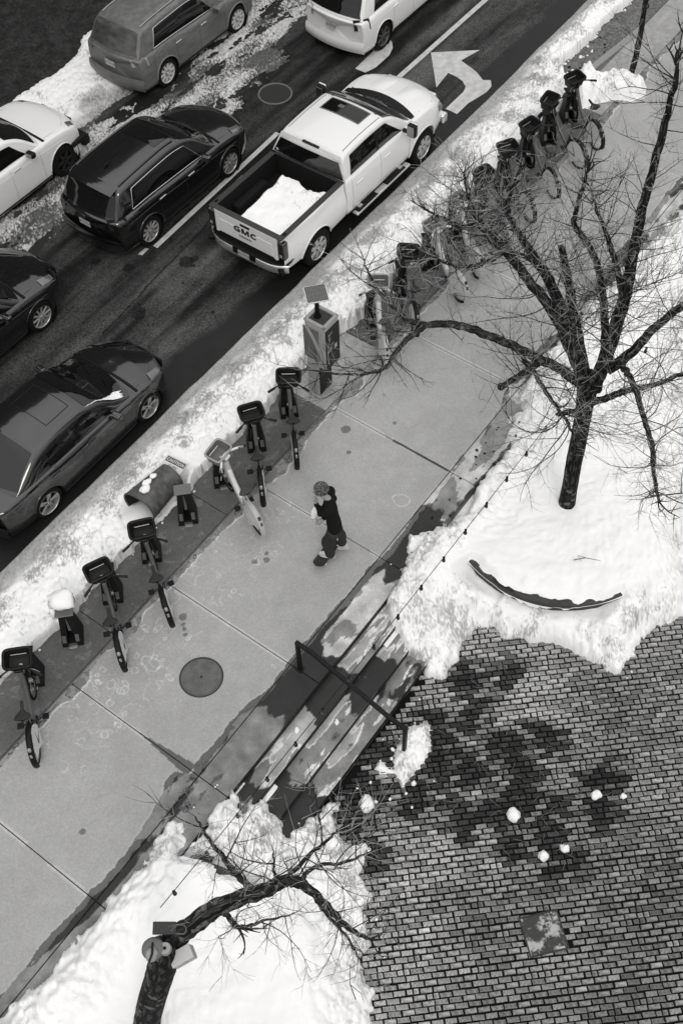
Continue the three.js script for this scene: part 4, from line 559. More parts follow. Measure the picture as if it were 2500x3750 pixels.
// white off-roader parked at the left edge
passengerCar({ name: 'offroad_car', label: 'white boxy vehicle with black wheels parked at the left edge', category: 'car', x: 12.77 - 2.72, z: -18.2, paint: whitePaint, seam: whiteSeam, shape: suvShape({ axles: [0, 2.72], x1: 3.5, R: 0.38, arch: 0.45, bowF: 0.2, endR: 0.14,
  belt: curve([[-0.92, 1.1], [1.2, 1.12], [2.2, 1.1], [2.9, 1.05], [3.3, 0.98], [3.5, 0.88]]), crown: curve([[-0.92, 0.02], [2.3, 0.05], [3.1, 0.05], [3.5, 0.02]]) }), ws: [1.5, 2.3], rw: [-0.83, -0.5],
  sides: [[(v) => -0.35 + 0.22 * v, (v) => 1.9 - 0.4 * v, 0.12, 0.96]], mir: [1.8, 1.2, 0.88], mirMat: blackPlastic, doors: [0.42, 1.25, 2.1], handles: [[0.5, 1.0], [1.42, 1.0]], tail: [0.8, 1.05], wheel: { spokes: 6, sw: 0.16, rimK: 0.6, mat: M(0.015, 0.6) }, lampL: 0.3,
  roof: (car, s) => part('front_bumper', [rbox(0.22, 0.26, 1.86, 0.06, 3.42, 0.5, 0), rbox(0.5, 0.12, 0.1, 0.03, 3.2, 0.62, 0.9), rbox(0.5, 0.12, 0.1, 0.03, 3.2, 0.62, -0.9)], blackPlastic, car) });
// ---------------------------------------------------------------- white pickup with a load of snow
{
  const s = { x0: 1.08, x1: 4.98, axles: [3.92], R: 0.42, arch: 0.5, sill: 0.46, hw: 1.02, bowF: 0.26, bowR: 0, bowL: 0.8, endR: 0.16, endK: 0.9,
    plan: curve([[1.08, 1.0], [2, 1.01], [3.4, 1.01], [3.95, 1.03], [4.5, 1.0], [4.98, 0.92]]), belt: curve([[1.08, 1.33], [2.4, 1.32], [3.4, 1.28], [3.9, 1.27], [4.5, 1.2], [4.98, 1.06]]),
    crown: curve([[1.08, 0.02], [3.3, 0.04], [3.9, 0.1], [4.6, 0.1], [4.98, 0.05]]),
    house: { xr: 1.1, xf: 3.82, bowF: 0.2, bowR: 0.02, tumble: 0.26, rc: 0.1, crown: 0.05, inset: 0.965, roof: curve([[1.1, 1.5], [1.16, 1.68], [1.24, 1.79], [1.4, 1.835], [2.0, 1.86], [2.6, 1.84], [2.85, 1.77], [3.2, 1.58], [3.6, 1.36], [3.82, 1.29]]) } };
  const car = thing('pickup_truck', 'white crew cab pickup with snow heaped in its open bed', 'pickup truck', [13.7, -0.118, -11.99]);
  const P = whitePaint, f = bodySurface(s);
  part('body', [bodyGeo(s)], P, car); part('cabin', [houseGeo(s)], P, car);
  part('underbody', [rbox(5.6, 0.25, 0.95, 0.05, 1.9, 0.55, 0), rbox(1.9, 0.22, 1.5, 0.05, -0.1, 0.72, 0)], M(0.008, 0.9), car);
  // rear cab wall with its window
  { const S = houseFn(s), row = (x, y0) => 0; const rw = []; for (let i = 0; i <= 6; i++) { const y = lerp(1.36, 1.7, i / 6), w = lerp(0.9, 0.74, i / 6); rw.push([-1, -0.5, 0, 0.5, 1].map((k) => [lerp(1.085, 1.15, i / 6) - 0.012 - 0.02 * (1 - k * k), y, w * k])); }
    const w = part('rear_window', [gridGeo(rw)], glass, car); part('backing', [gridGeo([0, 1, 2, 3, 4, 5, 6].map((i) => { const y = lerp(1.28, 1.8, i / 6), wd = lerp(0.965, 0.76, i / 6); return [-1, -0.5, 0, 0.5, 1].map((k) => [lerp(1.08, 1.2, i / 6), y, wd * k]); }))], P, car);
    part('brake_light', [rbox(0.05, 0.045, 0.42, 0.012, 1.2, 1.8, 0)], M(0.02, 0.3), car); part('sticker', [T(new THREE.CircleGeometry(0.035, 16), 1.07, 1.42, -0.8, 0, -Math.PI / 2)], M(0.5, 0.6), w); }
  const ws = part('windshield', [pane(s, 2.72, 3.68, 1.8, 3, 1, 20, 10, 0.006, true)], MP(0.03, 0.05, { clearcoat: 1 }), car);
  part('wiper', [tube([[3.62, 1.45, -0.1], [3.36, 1.58, 0.5]], 0.012, 4), tube([[3.62, 1.45, -0.7], [3.34, 1.58, -0.15]], 0.012, 4)], blackPlastic, ws);
  part('cowl', [gridGeo([0, 1, 2, 3].map((i) => { const r = []; for (let j = -12; j <= 12; j++) { const k = j / 12 * 0.93, x = 3.66 + i * 0.07, z = f.W(x, s.belt(x)) * k; r.push([x - 0.2 * k * k, s.belt(x) + s.crown(x) * (1 - k * k) + 0.022, z]); } return r; }))], blackPlastic, car);
  for (const sg of [1, -1]) {
    const w = part('window', [pane(s, (v) => 1.3 + 0.12 * v, (v) => 3.3 - 0.62 * v, 0.1, 0.97, sg)], glass, car);
    part('trim', [rimTube(pane(s, (v) => 1.3 + 0.12 * v, (v) => 3.3 - 0.62 * v, 0.1, 0.97, sg, 20, 10, 0.004), 0.009)], M(0.04, 0.4), w);
    part('pillar', [pane(s, 2.26, 2.34, 0.1, 0.97, sg, 3, 6, 0.008)], M(0.012, 0.3), w);
    for (const x of [1.28, 2.3, 3.36]) part('door_seam', [crossLine(s, x, 0.56, 1.3, sg, 0.005)], whiteSeam, car);
    part('lower_seam', [flankLine(s, 1.28, 3.36, () => 0.6, sg, 0.005)], whiteSeam, car);
    for (const x of [1.5, 2.5]) { const h = part('door_handle', [rbox(0.22, 0.035, 0.035, 0.014, x, 1.13, (f.W(x, 1.13) + 0.02) * sg)], P, car); part('handle_cup', [rbox(0.16, 0.05, 0.008, 0.004, x, 1.12, (f.W(x, 1.12) + 0.002) * sg)], M(0.35, 0.6), h); }
    const m = part('mirror', [rbox(0.14, 0.3, 0.22, 0.05, 3.15, 1.42, 1.2 * sg), rbox(0.08, 0.07, 0.26, 0.02, 3.2, 1.3, 1.06 * sg)], blackPlastic, car); part('mirror_cap', [rbox(0.06, 0.1, 0.2, 0.03, 3.2, 1.54, 1.2 * sg)], chrome, m); part('mirror_glass', [rbox(0.012, 0.25, 0.17, 0.005, 3.076, 1.42, 1.2 * sg)], M(0.3, 0.06, { metalness: 0.9 }), m);
    part('running_board', [rbox(2.0, 0.06, 0.16, 0.03, 2.27, 0.42, 1.04 * sg), box(0.12, 0.1, 0.3, 1.5, 0.44, 0.9 * sg), box(0.12, 0.1, 0.3, 3.0, 0.44, 0.9 * sg)], M(0.62, 0.25, { metalness: 0.8 }), car);
    for (const x of [1.7, 2.75]) part('step_pad', [rbox(0.7, 0.012, 0.12, 0.005, x, 0.455, 1.045 * sg)], blackPlastic, car);
    wheel(car, 0, 0.9 * sg, sg, 0.42, 0.26, { spokes: 7, sw: 0.16, flare: 1.0, rimK: 0.62, mat: M(0.6, 0.25, { metalness: 0.7 }) }); wheel(car, 3.92, 0.9 * sg, sg, 0.42, 0.26, { spokes: 7, sw: 0.16, flare: 1.0, rimK: 0.62, mat: M(0.6, 0.25, { metalness: 0.7 }) });
    part('arch_lip', [arcLip(s, 3.92, sg, 0.02)], P, car); part('wheel_liner', [liner(s, 3.92, sg, 0.4)], M(0.006, 0.95), car);
    // bed side: outer skin with wheel arch, rolled top, dark rail cap
    const bedPlan = curve([[-1.02, 0.95], [-0.6, 1.0], [0, 1.035], [0.6, 1.0], [1.06, 0.985]]), rows = [], xs = []; for (let i = 0; i <= 40; i++) xs.push(lerp(-1.02, 1.06, i / 40)); for (let i = -12; i <= 12; i++) xs.push(0.5 * Math.sin(i / 12 * Math.PI / 2)); xs.sort((a, b) => a - b);
    for (const x of xs) { const d = Math.abs(x), b = d < 0.5 ? 0.42 + Math.sqrt(0.25 - d * d) : 0.5, r = []; for (let j = 0; j <= 10; j++) { const y = lerp(Math.max(b, 0.5), 1.3, j / 10), t = (y - 0.5) / 0.8; r.push([x, y, bedPlan(x) * (0.965 + 0.05 * Math.sin(Math.min(1, t * 1.25) * Math.PI) * 0.8 - 0.035 * t * t) * sg]); } r.push([x, 1.325, (bedPlan(x) * 0.93 - 0.012) * sg], [x, 1.325, 0.84 * sg], [x, 0.82, 0.83 * sg]); rows.push(r); }
    part('bed_side', [gridGeo(rows)], P, car);
    const lip = []; for (let i = 0; i <= 20; i++) { const a = lerp(0.15, Math.PI - 0.15, i / 20), x = 0.505 * Math.cos(a), y = 0.42 + 0.505 * Math.sin(a), t = (y - 0.5) / 0.8; lip.push([x, y, bedPlan(x) * (0.965 + 0.04 * Math.sin(Math.min(1, t * 1.25) * Math.PI) - 0.035 * t * t) * sg]); } part('arch_lip', [tube(lip, 0.022, 6)], P, car);
    part('wheel_liner', [T(new THREE.CylinderGeometry(0.49, 0.49, 0.42, 28, 1, true, 0, Math.PI), 0, 0, 0, Math.PI / 2).translate(0, 0.42, 0.78 * sg)], M(0.006, 0.95), car);
    part('bed_rail', [rbox(2.04, 0.03, 0.125, 0.012, 0.03, 1.338, 0.868 * sg)], M(0.045, 0.6), car);
    part('stake_pocket', [box(0.09, 0.004, 0.05, -0.86, 1.356, 0.87 * sg)], M(0.004, 0.9), car); part('inner_wall', [box(2.04, 0.5, 0.02, 0.02, 1.07, 0.815 * sg)], M(0.008, 0.8), car);
    part('wheel_house', [rbox(1.0, 0.26, 0.2, 0.06, 0, 0.93, 0.72 * sg)], M(0.008, 0.8), car);
    const tl = part('taillight', [rbox(0.16, 0.44, 0.17, 0.04, -0.975, 1.04, 0.9 * sg)], MP(0.012, 0.08, { clearcoat: 1 }), car); part('reversing_lamp', [rbox(0.02, 0.07, 0.06, 0.008, -1.052, 0.93, 0.9 * sg)], M(0.3, 0.2), tl);
    part('headlight', [rbox(0.22, 0.2, 0.3, 0.06, 4.66, 0.98, 0.82 * sg, -0.5 * sg)], lampGlass, car);
    part('tow_hook', [rbox(0.1, 0.05, 0.05, 0.02, 4.98, 0.55, 0.45 * sg)], blackPlastic, car); part('roof_channel', [(() => { const S = houseFn(s), Q = []; for (let i = 0; i <= 14; i++) Q.push(S(lerp(1.35, 2.65, i / 14), 2.02, sg)); return tube(Q, 0.009, 4); })()], M(0.1, 0.6), car);
    part('clearance_lamp', [rbox(0.05, 0.025, 0.06, 0.01, 2.72, 1.83, 0.55 * sg)], M(0.05, 0.3), car);
  }
  part('clearance_lamp', [rbox(0.05, 0.03, 0.3, 0.012, 2.76, 1.845, 0)], M(0.04, 0.3), car);
  part('bed_floor', [box(2.06, 0.05, 1.66, 0.02, 0.8, 0)], M(0.008, 0.8), car); part('bed_front', [box(0.04, 0.52, 1.64, 1.03, 1.06, 0)], M(0.008, 0.8), car); part('front_cap', [rbox(0.07, 0.03, 1.86, 0.01, 1.03, 1.338, 0)], M(0.03, 0.6), car);
  // tailgate with spoiler cap, handle, raised panel and lettering
  const tg = part('tailgate', [rbox(0.09, 0.58, 1.6, 0.02, -1.0, 1.04, 0)], P, car); part('tailgate_cap', [rbox(0.125, 0.03, 1.86, 0.012, -0.985, 1.342, 0)], M(0.05, 0.6), tg); part('pressed_panel', [rbox(0.012, 0.3, 1.36, 0.005, -1.046, 0.98, 0)], P, tg); part('handle_recess', [rbox(0.012, 0.055, 0.24, 0.005, -1.05, 1.24, 0)], M(0.006, 0.4), tg);
  const font = await new FontLoader().loadAsync('fonts/droid/droid_sans_bold.typeface.json');
  const word = (t, size, y, z) => { const g = new TextGeometry(t, { font, size, depth: 0.012, curveSegments: 4 }); g.computeBoundingBox(); const b = g.boundingBox; g.translate(-(b.max.x + b.min.x) / 2, 0, 0); return g.rotateY(-Math.PI / 2).translate(-1.054, y, z); };
  part('lettering', [word('GMC', 0.125, 1.04, 0).scale(1, 1, 1.5)], M(0.02, 0.4), tg); part('lettering', [word('SIERRA', 0.045, 0.93, 0).scale(1, 1, 1.6)], M(0.35, 0.4, { metalness: 0.5 }), tg);
  const bp = (y0, y1, d) => gridGeo([[y0, -d], [y0, 0.02], [y1, 0.03], [y1, -d]].map(([y, o]) => { const r = []; for (let j = -14; j <= 14; j++) { const k = j / 14; r.push([-1.16 + 0.14 * Math.abs(k) ** 4 - o * -1 - 0.0, y, k * 1.0]); } return r; }));
  part('rear_bumper', [gridGeo([[0.42, 0.05], [0.46, -0.01], [0.6, -0.015], [0.66, 0.0], [0.67, 0.14]].map(([y, o]) => { const r = []; for (let j = -16; j <= 16; j++) { const k = j / 16; r.push([-1.15 + 0.2 * Math.abs(k) ** 5 + o, y, k * 1.0]); } return r; }))], M(0.7, 0.2, { metalness: 0.75 }), car);
  part('bumper_pad', [gridGeo([[0.672, -0.012], [0.69, 0.01], [0.7, 0.2]].map(([y, o]) => { const r = []; for (let j = -16; j <= 16; j++) { const k = j / 16; r.push([-1.15 + 0.2 * Math.abs(k) ** 5 + o, y, k * 1.0]); } return r; })), rbox(0.08, 0.18, 0.62, 0.03, -1.13, 0.6, 0)], blackPlastic, car);
  for (const sg of [1, -1]) part('corner_step', [rbox(0.1, 0.11, 0.26, 0.03, -1.06, 0.55, 0.86 * sg, -0.5 * sg)], blackPlastic, car);
  part('license_plate', [T(new THREE.PlaneGeometry(0.3, 0.15), 0, 0, 0, 0, -Math.PI / 2).translate(-1.178, 0.6, 0)], plateMatCar, car);
  part('grille', [rbox(0.1, 0.36, 1.3, 0.04, 4.93, 0.86, 0)], chrome, car); part('front_bumper', [rbox(0.24, 0.26, 1.96, 0.08, 4.88, 0.55, 0)], chrome, car);
  for (const z of [-0.34, 0.34]) part('hood_bulge', [(() => { const rows = []; for (let i = 0; i <= 14; i++) { const x = lerp(3.95, 4.75, i / 14), r = []; for (let j = -4; j <= 4; j++) { const zz = z + j * 0.055, w = f.W(x, s.belt(x)), k = zz / w; r.push([f.bow(x, zz), s.belt(x) + s.crown(x) * (1 - k * k) * (1 - 0.25 * (1 - Math.abs(k))) + 0.03 * (1 - (j / 4) ** 2) * Math.sin(i / 14 * Math.PI) - 0.004, zz]); } rows.push(r); } return gridGeo(rows); })()], P, car);
  part('hood_seam', [topLine(s, [[3.9, 0.9], [4.5, 0.9], [4.8, 0.8], [4.88, 0.4], [4.88, -0.4], [4.8, -0.8], [4.5, -0.9], [3.9, -0.9]], 0.005)], whiteSeam, car);
  // sunroof: dark well under an open panel frame
  const sr = part('sunroof', [pane(s, 2.2, 2.6, 2.32, 3, 1, 8, 8, 0.008, true)], MP(0.004, 0.08), car); part('sunroof_frame', [rimTube(pane(s, 2.18, 2.62, 2.3, 3, 1, 8, 8, 0.006, true), 0.012)], M(0.15, 0.4), sr);
  part('visor', [rbox(0.1, 0.015, 0.14, 0.006, 2.44, 1.905, -0.12)], M(0.12, 0.7), sr);
  // the load
  const y0 = 0.8, load = field(-0.97, 1.0, -0.8, 0.8, 0.025, (x, z) => { const edge = -0.62 + 0.55 * sstep(0.2, 0.75, x) * 0.4 + 0.45 * (1 - sstep(-0.95, -0.1, x)) * 0 - 0.25 * x * 0.35; const d = Math.min(z - (-0.5 - 0.05 * x + 0.12 * (fbm(x * 4, 2, 3) - 0.5)), 0.8 - x - 0.15 * (fbm(z * 4, 6, 3) - 0.5) * 2); return d < 0 ? y0 + 0.01 : y0 + 0.02 + (0.4 + 0.06 * fbm(x * 2, z * 2, 3)) * sstep(0, 0.22, d) + 0.1 * lumps(x, z, 0.22) + 0.25 * lumps(x, z + 3, 0.07) * sstep(0.3, 0, d) + 0.012 * fbm(x * 12, z * 12, 3); }, () => true, (x, z) => dirt(x, z, -0.1));
  { // keep only the heap
    const p = load.attributes.position, I = [], ix = load.index.array; for (let i = 0; i < ix.length; i += 3) if (Math.max(p.getY(ix[i]), p.getY(ix[i + 1]), p.getY(ix[i + 2])) > y0 + 0.03) I.push(ix[i], ix[i + 1], ix[i + 2]); load.setIndex(I); }
  const sn = part('snow_load', [load], snowMat, scene); sn.position.copy(car.position); tag(sn, 'heap of snow lying in the bed of the white pickup', 'snow');
}
// ---------------------------------------------------------------- bike share station
const dockMat = M(0.01, 0.5), dockTop = M(0.16, 0.6), frameGrey = M(0.1, 0.4, { metalness: 0.3 }), guard = M(0.62, 0.5), ebody = M(0.42, 0.4), ebodyLight = M(0.66, 0.4), grip = M(0.02, 0.8), saddleMat = M(0.03, 0.55), saddleGrey = M(0.06, 0.55);
// basket of wires and perforated plate, open at the top. Local bike frame: +x forward, y up, z right; origin at the rear wheel contact
function basketGeo(w, d, h, slope) {
  const rows = [], pts = (k, y) => { const W = w / 2 * k, Dp = d / 2 * k, c = 0.05, P = []; for (let i = 0; i < 28; i++) { const a = i / 28 * Math.PI * 2, x = Math.sign(Math.cos(a)) * Math.abs(Math.cos(a)) ** 0.35 * Dp, z = Math.sign(Math.sin(a)) * Math.abs(Math.sin(a)) ** 0.35 * W; P.push([x, y, z]); } return P; };
  rows.push(pts(1, h), pts(0.98, h * 0.6), pts(0.86, 0.01), pts(0.82, 0), pts(0.0, 0));
  return gridGeo(rows, true);
}
function rimBar(w, d, h, r) { const P = []; for (let i = 0; i <= 40; i++) { const a = i / 40 * Math.PI * 2; P.push([Math.sign(Math.cos(a)) * Math.abs(Math.cos(a)) ** 0.35 * d / 2, h, Math.sign(Math.sin(a)) * Math.abs(Math.sin(a)) ** 0.35 * w / 2]); } return tube(P, r, 6, false); }
const basketTex = (() => { const n = 128, d = new Uint8Array(n * n * 4); for (let j = 0; j < n; j++) for (let i = 0; i < n; i++) { const u = (i % 8) - 3.5, v = ((j + (Math.floor(i / 8) & 1) * 4) % 8) - 3.5, a = u * u + v * v < 5 ? 0.35 : 1, o = (j * n + i) * 4; d[o] = d[o + 1] = d[o + 2] = toS(a); d[o + 3] = 255; } const t = new THREE.DataTexture(d, n, n); t.magFilter = THREE.LinearFilter; t.wrapS = t.wrapT = THREE.RepeatWrapping; t.colorSpace = THREE.SRGBColorSpace; t.needsUpdate = true; return t; })();
function bikeWheel(b, x, r, w, spokes) {
  const g = new THREE.Group(); g.name = 'wheel'; g.position.set(x, r, 0); b.add(g);
  part('tyre', [new THREE.TorusGeometry(r - w, w, 8, 36)], rubber, g);
  part('rim', [new THREE.TorusGeometry(r - 2.2 * w, w * 0.45, 6, 36), cyl(0.035, 0.035, 0.09, 12, 0, 0, 0, Math.PI / 2), ...Array.from({ length: spokes }, (_, k) => { const a = k / spokes * Math.PI * 2; return tube([[0, 0, k % 2 ? 0.03 : -0.03], [(r - 2.2 * w) * Math.cos(a), (r - 2.2 * w) * Math.sin(a), 0]], 0.0022, 3); })], M(0.3, 0.4, { metalness: 0.7 }), g);
}
function fender(x, r, a0, a1, w) { const rows = []; for (let i = 0; i <= 22; i++) { const a = lerp(a0, a1, i / 22), row = []; for (const [k, o] of [[-1, -0.03], [-0.8, 0], [0, 0.012], [0.8, 0], [1, -0.03]]) row.push([x + (r + o) * Math.cos(a), 0.33 + (r + o) * Math.sin(a), k * w]); rows.push(row); } return gridGeo(rows); }
function saddle(y, x) { const rows = []; for (let i = 0; i <= 16; i++) { const t = i / 16, w = i === 0 ? 0.01 : i === 16 ? 0.015 : lerp(0.105, 0.022, sstep(0.2, 0.62, t)) * Math.min(1, 0.35 + t * 6), h = 0.05 - 0.02 * t, row = []; for (let j = 0; j <= 10; j++) { const a = j / 10 * Math.PI * 2; row.push([x - 0.12 + t * 0.28, y + h * (Math.sin(a) > 0 ? 0.7 : 0.6) * Math.sin(a) + 0.012 * (1 - Math.sin(t * Math.PI)), w * Math.cos(a)]); } rows.push(row); } return gridGeo(rows); }
function makeBike(electric, st) {                       // st: steering angle of the front end
  const b = new THREE.Group(), R = 0.33, WB = 1.1, fr = electric ? ebody : frameGrey;
  bikeWheel(b, 0, R, electric ? 0.028 : 0.022, 14);
  part('rear_fender', [fender(0, R + 0.035, 0.35, Math.PI * 1.1, electric ? 0.055 : 0.05)], electric ? ebody : blackPlastic, b);
  for (const s of [1, -1]) part('skirt_guard', [(() => { const sh = new THREE.Shape(); sh.moveTo(0.1, 0.1); sh.lineTo(0.3, 0.36); sh.quadraticCurveTo(0.22, 0.66, 0.02, 0.68); sh.quadraticCurveTo(-0.2, 0.62, -0.28, 0.4); sh.lineTo(-0.1, 0.32); return T(new THREE.ExtrudeGeometry(sh, { depth: 0.004, bevelEnabled: false }), 0, 0, 0).rotateX(-0.06 * s).translate(0, 0, s * 0.085); })()], electric ? ebodyLight : guard, b);
  part('chain_stay', [tube([[0, R, 0.07], [0.4, 0.3, 0.05]], 0.014, 6), tube([[0, R, -0.07], [0.4, 0.3, -0.05]], 0.014, 6), tube([[0, R, 0.07], [0.3, 0.74, 0.02]], 0.011, 6), tube([[0, R, -0.07], [0.3, 0.74, -0.02]], 0.011, 6)], fr, b);
  part('rear_lamp', [rbox(0.05, 0.07, 0.05, 0.015, -0.245, 0.66, 0), rbox(0.02, 0.09, 0.035, 0.008, -0.31, 0.56, 0)], electric ? M(0.05, 0.4) : M(0.3, 0.4), b);
  const tw = electric ? 0.062 : 0.032;
  const tubePts = spline([[0.36, 0.34, 0], [0.5, 0.42, 0], [0.7, 0.58, 0], [0.86, 0.8, 0], [0.94, 0.95, 0]], 16);
  const dt = part('down_tube', [tube(tubePts, electric ? 0.058 : 0.036, 10)], fr, b);
  if (electric) { part('battery_lid', [tube(tubePts.slice(3, 13).map((p) => p.clone().add(V(-0.02, 0.024, 0))), 0.045, 10)], ebodyLight, dt); }
  part('seat_tube', [tube([[0.38, 0.3, 0], [0.3, 0.72, 0]], 0.03, 8)], fr, b);
  part('seat_post', [tube([[0.3, 0.7, 0], [0.26, 0.93, 0]], 0.016, 8)], steel, b);
  part('saddle', [saddle(0, 0).scale(1.2, 1.15, 1.2).translate(0.24, 0.97, 0)], electric ? saddleGrey : saddleMat, b);
  part('crank', [cyl(0.08, 0.08, 0.02, 20, 0.4, 0.3, 0.06, Math.PI / 2), tube([[0.4, 0.3, 0.09], [0.5, 0.18, 0.11]], 0.011, 5), tube([[0.4, 0.3, -0.09], [0.3, 0.42, -0.11]], 0.011, 5)], darkMetal, b);
  for (const [x, y, z] of [[0.5, 0.18, 0.17], [0.3, 0.42, -0.17]]) part('pedal', [rbox(0.1, 0.025, 0.1, 0.008, x, y, z)], blackPlastic, b);
  // steered front end, turned about the head tube
  const f = (g) => g.translate(-0.97, 0, 0).rotateY(st).translate(0.97, 0, 0), L = (a) => a.map((g) => f(g));
  const fw = new THREE.Group(); fw.name = 'front_wheel'; fw.position.set(WB + 0.0, R, 0); b.add(fw);
  part('tyre', [new THREE.TorusGeometry(R - 0.024, 0.024, 8, 32)], rubber, fw); part('rim', [new THREE.TorusGeometry(R - 0.055, 0.01, 6, 32), box(0.5, 0.006, 0.01, 0, 0, 0), cyl(0.05, 0.05, 0.09, 12, 0, 0, 0, Math.PI / 2)], M(0.3, 0.4, { metalness: 0.7 }), fw);
  part('front_fender', [fender(WB, R + 0.03, 0.1, 2.5, 0.038)], electric ? ebody : blackPlastic, b);
  part('fork', L([tube([[0.95, 0.98, 0], [1.0, 0.78, 0]], 0.03, 8), tube([[1.0, 0.78, 0.05], [WB, R, 0.06]], 0.016, 6), tube([[1.0, 0.78, -0.05], [WB, R, -0.06]], 0.016, 6), tube([[0.95, 0.92, 0], [0.9, 1.06, 0]], 0.024, 8)]), electric ? ebody : darkMetal, b);
  const hb = part('handlebar', L([tube(spline([[0.93, 1.07, 0], [0.94, 1.1, 0.08], [0.89, 1.11, 0.17], [0.83, 1.1, 0.26], [0.78, 1.09, 0.33]], 14), electric ? 0.024 : 0.014, 6), tube(spline([[0.93, 1.07, 0], [0.94, 1.1, -0.08], [0.89, 1.11, -0.17], [0.83, 1.1, -0.26], [0.78, 1.09, -0.33]], 14), electric ? 0.024 : 0.014, 6), rbox(0.12, 0.06, 0.13, 0.02, 0.92, 1.08, 0)]), electric ? ebodyLight : darkMetal, b);
  for (const s of [1, -1]) { part('grip', L([tube([[0.835, 1.1, 0.25 * s], [0.755, 1.085, 0.37 * s]], 0.024, 8)]), grip, hb); part('brake_lever', L([tube([[0.89, 1.1, 0.19 * s], [0.87, 1.09, 0.25 * s], [0.82, 1.075, 0.33 * s]], 0.007, 4)]), steel, hb); }
  const bk = part('basket', L([basketGeo(0.4, 0.3, 0.2, 0).rotateZ(0.12).translate(1.09, 0.96, 0)]), new THREE.MeshStandardMaterial({ map: (() => { const t = basketTex.clone(); t.repeat.set(5, 12); t.needsUpdate = true; return t; })(), color: g3(electric ? 0.2 : 0.012), roughness: 0.6 }), b);
  part('basket_rim', L([rimBar(0.42, 0.32, 0.2, electric ? 0.02 : 0.026).rotateZ(0.12).translate(1.09, 0.96, 0)]), electric ? M(0.3, 0.4) : M(0.01, 0.3), bk);
  part('strap_bar', L([rbox(0.02, 0.02, 0.26, 0.008, 1.18, 1.08, 0)]), electric ? M(0.55, 0.3) : steel, bk);
  part('number_tag', L([box(0.06, 0.004, 0.05, 1.04, 0.975, 0.01)]), M(0.5, 0.6), bk);
  part('head_lamp', L([rbox(0.06, 0.08, 0.07, 0.02, 1.0, 0.86, 0)]), steel, b);
  return b;
}
function makeDock() {                                   // two wedge cheeks with a slot between them, plate on top; +x points into the street side
  const d = new THREE.Group();
  for (const s of [1, -1]) {
    const sh = new THREE.Shape(); sh.moveTo(0, 0); sh.lineTo(0.42, 0); sh.lineTo(0.4, 0.84); sh.lineTo(0.22, 0.84); sh.lineTo(0.1, 0.3); sh.lineTo(0, 0.16);
    const c = part('cheek', [T(new THREE.ExtrudeGeometry(sh, { depth: 0.075, bevelEnabled: true, bevelSize: 0.012, bevelThickness: 0.012, bevelSegments: 2 }), 0, 0, -0.0375).translate(0, 0, 0).rotateX(-0.085 * s).translate(0, 0, s * 0.125)], dockMat, d);
    part('slope_panel', [box(0.16, 0.006, 0.06, 0.02, 0.27, s * 0.105, 0, 0, 0.96)], M(0.09, 0.35), c);
  }
  part('backplate', [rbox(0.1, 0.8, 0.2, 0.02, 0.34, 0.42, 0), rbox(0.34, 0.03, 0.2, 0.01, 0.22, 0.02, 0)], dockMat, d);
  part('tongue', [rbox(0.05, 0.4, 0.05, 0.01, 0.24, 0.5, 0, 0, 0, -0.25)], M(0.14, 0.5), d);
  part('top_plate', [rbox(0.28, 0.03, 0.3, 0.03, 0.32, 0.86, 0, 0, 0, -0.12)], dockTop, d);
  part('foot_plate', [rbox(0.06, 0.01, 0.13, 0.004, -0.03, 0.006, 0)], M(0.45, 0.35, { metalness: 0.6 }), d);
  return d;
}
// [dock x, occupant (0 none, 1 plain, 2 electric), rear wheel contact x, z, steering, label part]
const stand = [
  [3.17, 1, 2.4, -7.98, 0.15, 'cut by the left edge'], [4.09, 0, 0, 0, 0, 'snow capped, between the two lowest dark bikes'], [5.06, 1, 4.38, -7.97, 0.1, 'second from the lower left, beside the empty dock'], [6.05, 1, 5.42, -7.89, 0.05, 'just below the tipped barrel'],
  [7.02, 0, 0, 0, 0, 'bare topped, beside the mouth of the tipped barrel'], [8.0, 2, 7.62, -7.78, 0.35, 'turned toward the skateboarder'], [8.97, 1, 8.2, -8.12, 0.05, 'behind the skateboarder, second left of the kiosk'], [9.95, 1, 9.18, -8.13, 0.05, 'first left of the solar kiosk'],
  [12.74, 2, 12.05, -8.18, 0.0, 'first right of the solar kiosk'], [13.76, 1, 13.08, -8.17, 0.0, 'second right of the solar kiosk'], [14.72, 2, 14.33, -7.93, 0.15, 'third right of the kiosk, behind the twigs'], [15.7, 2, 15.1, -8.0, 0.2, 'fourth right of the kiosk, behind the twigs'],
  [16.7, 1, 16.1, -8.0, 0.25, 'fifth right of the kiosk, half hidden by branches'], [17.66, 1, 17.15, -7.98, 0.25, 'fourth from the snow heap end'], [18.6, 1, 18.1, -7.95, 0.25, 'third from the snow heap end'], [19.56, 1, 19.27, -7.97, 0.3, 'second from the snow heap end'], [20.52, 1, 20.05, -7.97, 0.3, 'last one beside the snow heap'],
];
const dockProto = makeDock(); dockProto.children.forEach((c) => c.geometry.scale(0.85, 0.8, 1)); dockProto.traverse((c) => { if (c.name === 'slope_panel') c.geometry.scale(0.85, 0.8, 1); });
